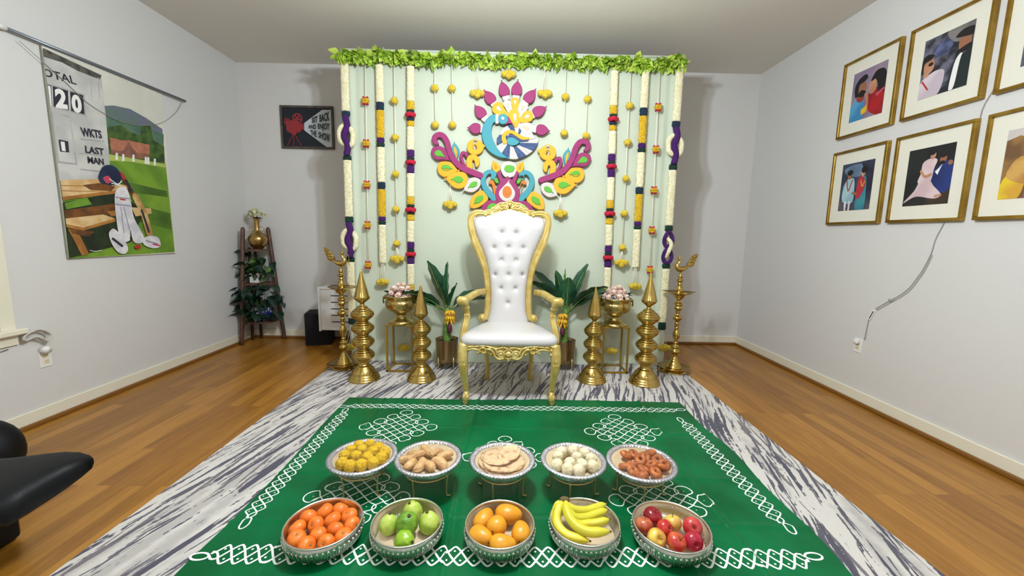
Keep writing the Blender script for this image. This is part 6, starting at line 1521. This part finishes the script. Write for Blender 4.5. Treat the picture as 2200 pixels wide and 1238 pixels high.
# ---------------------------------------------------------------- corner ladder shelf
WDS = mat('walnut_stain', (98, 66, 48), .5, c2=(74, 48, 34), vs=10, stretch=(6, 6, 1))
Lb = Vector((-3.02, 4.46, 0)); Lt = Vector((-2.985, 4.56, 1.335)); Rb = Vector((-2.70, 4.755, 0)); Rt = Vector((-2.815, 4.745, 1.34)); Cn = Vector((-3.03, 4.745, 0))
t = thing('ladder_shelf', 'dark wooden three tier corner ladder shelf holding a brass vase and plants', 'shelf', (-2.93, 4.68, 0)); xf = Matrix.Translation(-t.location)
for a, b in ((Lb, Lt), (Rb, Rt)):
    mb = MB(); d = (b-a).normalized(); mb.add(tube([a+d*.002, a+d*.05, b-d*.03, b-d*.012, b], [.021, .022, .022, .018, .006], 12), 0, True, xf); mb.build('rail', WDS, t)
for a, b in ((Vector((-3.05, 4.70, 0)), Vector((-3.03, 4.72, 1.1))), (Vector((-2.985, 4.765, 0)), Vector((-2.99, 4.76, 1.1)))):
    mb = MB(); mb.add(tube([a, b], .016, 8), 0, True, xf); mb.build('back_leg', WDS, t)
SHZ = (1.085, .700, .262)
for z in SHZ:
    q = z/1.335; l = Lb.lerp(Lt, q); r_ = Rb.lerp(Rt, q); m_ = (l+r_)/2+Vector((.09, -.09, 0))*(1.15 if z < .4 else .8)
    arc = spl([l, l.lerp(m_, .55)+Vector((.012, -.03, 0)), m_, r_.lerp(m_, .55)+Vector((.03, -.012, 0)), r_], 6)
    pl = [(p.x, p.y) for p in arc]+[(-3.0, 4.775), (-3.06, 4.74)]
    mb = MB(); prism(mb, pl, lambda a, b, d: Vector((a, b, z-.02+d))-t.location, .02, .003); mb.build('shelf', WDS, t)
# vase
VX = Vector((-2.885, 4.655, SHZ[0]+.001))
t = thing('brass_vase', 'round bellied brass vase with two ring handles on the top of the ladder shelf', 'vase', VX)
pr = [(.045, 0), (.05, .006), (.052, .012), (.07, .03), (.092, .065), (.102, .10), (.098, .135), (.078, .165), (.050, .19), (.034, .21), (.029, .235), (.028, .29), (.030, .335), (.036, .345), (.035, .35), (.027, .343), (.024, .30)]
mb = MB(); mb.add(lathe([(p[0], p[1]) for p in [q.to_2d() for q in spl([Vector((a, b, 0)) for a, b in pr], 2)]], 40, cap=False)); mb.build('vase_body', mat('satin_brass', (176, 144, 88), .3, 1), t)
for s in (-1, 1): mb = MB(); mb.add(tube([(s*(.052+.022*math.cos(a)), s*.01*math.cos(a), .232+.026*math.sin(a)) for a in [2*PI*i/16 for i in range(16)]], .0042, 6, False, True)); mb.build('ring_handle', BRASS_H, t)
t = thing('flower_bunch', 'small bunch of white chrysanthemums in the brass vase', 'flowers', VX+Vector((0, 0, .345)))
MUM = mat('white_mum', (232, 230, 196), .8, c2=(214, 212, 160), vs=30); rd = random.Random(8)
for k, (dx, dy, dz, r) in enumerate(((-.045, -.02, .055, .040), (.0, -.03, .070, .046), (.045, -.01, .050, .036), (-.01, .03, .080, .036), (-.075, 0, .025, .032), (.078, .01, .035, .034), (.015, -.045, .030, .030))):
    mb = MB()
    for i in range(46):
        a = rd.uniform(0, 2*PI); el = rd.uniform(-.3, 1.5); d = (math.cos(a)*math.cos(el), math.sin(a)*math.cos(el), math.sin(el)); mb.add(leaf_geo(r*1.35*rd.uniform(.8, 1.05), r*.2, .5, -.2, 3), 0, True, orient((dx, dy, dz), d))
    mb.add(ell((dx, dy, dz), r*.5, 8, 6)); mb.build('flower_head', MUM, t)
mb = MB()
for i in range(26): a = rd.uniform(0, 2*PI); mb.add(leaf_geo(.06, .014, .3, .3, 4), 0, True, orient((rd.uniform(-.02, .02), rd.uniform(-.02, .02), .0), (math.cos(a), math.sin(a), rd.uniform(.2, 1))))
mb.build('leaves', mat('dark_foliage', (26, 48, 30), .6), t)
def heart(L_, W_):
    v = []; f = []; n = 6
    for i in range(n+1):
        q = i/n; wv = W_*(math.sin(PI*q**.62))*(1-.15*q); z = -.35*L_*q*q
        v += [(-wv, q*L_-.12*L_*(i == 1), z+.3*wv), (-wv*.5, q*L_, z+.1*wv), (0, q*L_, z), (wv*.5, q*L_, z+.1*wv), (wv, q*L_-.12*L_*(i == 1), z+.3*wv)]
    for i in range(n):
        for j in range(4): a = 5*i+j; f.append((a, a+1, a+6, a+5))
    return v, f
PL1 = mat('pothos_leaf', (36, 78, 40), .4, c2=(84, 122, 44), vs=14); PL2 = mat('deep_pothos_leaf', (14, 40, 28), .4, c2=(26, 60, 38), vs=14); VIN = mat('vine_stem', (60, 84, 40), .6)
def trailing(label, pot, n, box_, mats, seed, size):
    rd = random.Random(seed); t = thing('pothos_plant', label, 'plant', pot); stems = MB(); L_ = []
    for i in range(n):
        x = rd.uniform(box_[0], box_[1]); y = rd.uniform(box_[2], box_[3]); z = rd.uniform(box_[4], box_[5])
        p = Vector((x, y, z))-Vector(pot); 
        if i % 2 == 0: stems.add(tube(spl([(0, 0, .0), (p.x*.3, p.y*.3, .05), (p.x*.8, p.y*.8, p.z+.03), tuple(p)], 4), .0022, 5))
        L_.append((p, size*rd.uniform(.7, 1.3), (rd.uniform(-1, 1)+p.x*4, -rd.uniform(.3, 1), rd.uniform(-.8, .4)), rd.uniform(-.8, .8), rd.random()))
    stems.build('stems', VIN, t)
    for p, s, d, ro, c in L_:
        m = MB(); m.add(heart(s, s*.42), 0, True, orient(p, d, ro)); m.build('leaf', mats[0] if c < .5 else mats[1], t)
    return t
PW = Vector((-2.90, 4.62, SHZ[1]+.001))
t = thing('plant_pot', 'small square white pot on the middle tier of the ladder shelf', 'pot', PW); mb = MB()
for g in (box(-.055, .055, -.055, .055, 0, .115, .006),): mb.add(g, 0, False)
mb.build('pot_body', WHITE, t)
trailing('variegated pothos trailing from the white pot on the middle tier', PW+Vector((0, 0, .115)), 46, (-3.045, -2.76, 4.47, 4.72, .76, 1.03), (PL1, PL2), 5, .105)
PB = Vector((-2.86, 4.60, SHZ[2]+.001)); BLU = mat('blue_white_glaze', (22, 30, 92), .15, c2=(190, 200, 220), vs=26, vlo=.55, vhi=.58, coat=.5)
t = thing('ceramic_pot', 'rounded blue and white ceramic pot on the lowest tier of the ladder shelf', 'pot', PB); mb = MB(); mb.add(lathe([(.06, 0), (.064, .006), (.095, .03), (.115, .07), (.116, .10), (.10, .135), (.092, .15), (.096, .156), (.086, .150), (.08, .12)], 36, cap=False)); mb.build('pot_body', BLU, t)
t = thing('saucer', 'dark blue saucer under the ceramic pot', 'saucer', PB-Vector((0, 0, 0))) if False else None
trailing('dark leafy pothos spilling around the blue ceramic pot on the lowest tier', PB+Vector((0, 0, .14)), 64, (-3.05, -2.66, 4.42, 4.70, .30, .68), (PL2, PL2), 12, .125)

# ---------------------------------------------------------------- speaker and white slatted cabinet
t = thing('subwoofer', 'black floor speaker box against the back wall below the poster', 'speaker', (-2.20, 4.62, 0)); mb = MB(); mb.add(box(-.135, .135, -.135, .135, .0, .375, .006), 0, False); o = mb.build('cabinet', BLACK, t); mb = MB(); mb.add(box(-.120, .120, -.140, -.134, .02, .355, .003), 0, False); mb.build('grille', mat('speaker_cloth', (14, 15, 18), .95, bump=.4, bs=400), t); t.rotation_euler = (0, 0, .25)
WPN = mat('white_lacquer', (214, 212, 208), .45)
t = thing('slatted_cabinet', 'low white slatted cabinet behind the oil lamp on the poster side', 'cabinet', (-1.70, 4.36, 0)); xf = Matrix.Translation(-t.location)
X0, X1, Y0, Y1, Z0, Z1 = -2.045, -1.36, 4.27, 4.46, .235, .708
mb = MB(); mb.add(box(X0+.01, X1, Y0+.012, Y1, Z0, Z1, .003), 0, False, xf); mb.build('body', WPN, t)
mb = MB()
for g in (box(X0, X1, Y0, Y0+.014, Z1-.022, Z1, .002), box(X0, X1, Y0, Y0+.014, Z0, Z0+.022, .002), box(X0, X0+.022, Y0-.002, Y0+.014, Z0-.012, Z1, .002)): mb.add(g, 0, False, xf)
mb.build('door_frame', WPN, t)
mb = MB()
for k in range(5): z = .615-k*.072; mb.add(box(X0+.135+.0*k, X1-.16, Y0+.009, Y0+.0125, z-.005, z+.005), 0, False, xf)
mb.build('vent_slots', INKB, t)
for x in (-1.70, -1.40): mb = MB(); mb.add(box(x-.016, x+.016, Y0+.02, Y1-.01, 0, Z0, .002), 0, False, xf); mb.build('leg', WPN, t)

# ---------------------------------------------------------------- black recliner at the left edge
t = thing('recliner', 'black leather recliner seat edge cut off at the left of the photo', 'armchair', (-2.3, 1.62, 0)); xf = Matrix.Translation(-t.location)
ZS = .40
def zp(u, v, z=ZS): return atZ(u, v, z)
SEC = [((201, 985), (201, 989), .02), ((193, 976), (196, 993), .05), ((172, 966), (172, 1004), .085), ((140, 962), (140, 1022), .11), ((100, 963), (100, 1046), .125), ((55, 966), (55, 1073), .135), ((10, 969), (10, 1098), .14)]
rings = []
for (f0, n0, th) in SEC:
    A = zp(*f0); B = zp(n0[0], n0[1], ZS-th*.35); c = (A+B)/2; hx = (A-B)/2; hx.z = 0; rg = []
    for k in range(20):
        q = 2*PI*k/20; cx_ = math.copysign(abs(math.cos(q))**.6, math.cos(q)); sz_ = math.copysign(abs(math.sin(q))**.7, math.sin(q))
        rg.append(Vector((c.x, c.y, ZS-th/2))+hx*cx_+Vector((0, 0, th/2*sz_)))
    rings.append(rg)
for ex in (.3, .6): rings.append([p+Vector((-ex, -ex*.1, 0)) for p in rings[6]])
mb = MB(); mb.add(loft(rings, True, True), 0, True, xf); mb.build('seat_cushion', BLACKL, t)
mb = MB(); p1 = zp(50, 1155, .0); mb.add(box(-2.85, p1.x, 1.18, p1.y+.01, .0, ZS-.13, .02), 0, False, xf); mb.build('base', BLACKL, t)
q0 = atY(-44, 978, 1.93)
mb = MB(); mb.add(ell((q0.x, 1.93, q0.z), (.165, .15, .18), 24, 14), 0, True, xf); mb.add(tube([(q0.x, 1.93, q0.z-.02), (q0.x-.2, 1.93, q0.z-.02), (q0.x-.34, 1.93, q0.z-.05)], .15, 20), 0, True, xf); mb.build('side_bolster', BLACKL, t)

# ---------------------------------------------------------------- ceiling fixture above the frame (its bulbs are the lights at the top)
t = thing('ceiling_light', 'bronze three-bulb ceiling fixture above the green cloth', 'lamp', (0, 1.72, ZC)); BRZ = mat('dark_bronze', (60, 48, 38), .4, .8)
mb = MB(); mb.add(lathe([(0, -.03), (.05, -.03), (.075, -.015), (.08, 0)], 32)); mb.build('canopy', BRZ, t)
mb = MB(); mb.add(tube([(0, 0, -.03), (0, 0, -.40)], .010, 10)); mb.build('rod', BRZ, t)
for b in BULBS:
    mb = MB(); bx, by = b[0], b[1]-1.72; mb.add(tube(spl([(0, 0, -.40), (bx*.6, by*.6, -.39), (bx, by, -.43)], 5), .008, 8)); mb.add(lathe([(.008, -.43), (.024, -.44), (.026, -.47), (.022, -.475)], 20, (bx, by, 0), None, False)); mb.build('arm', BRZ, t)
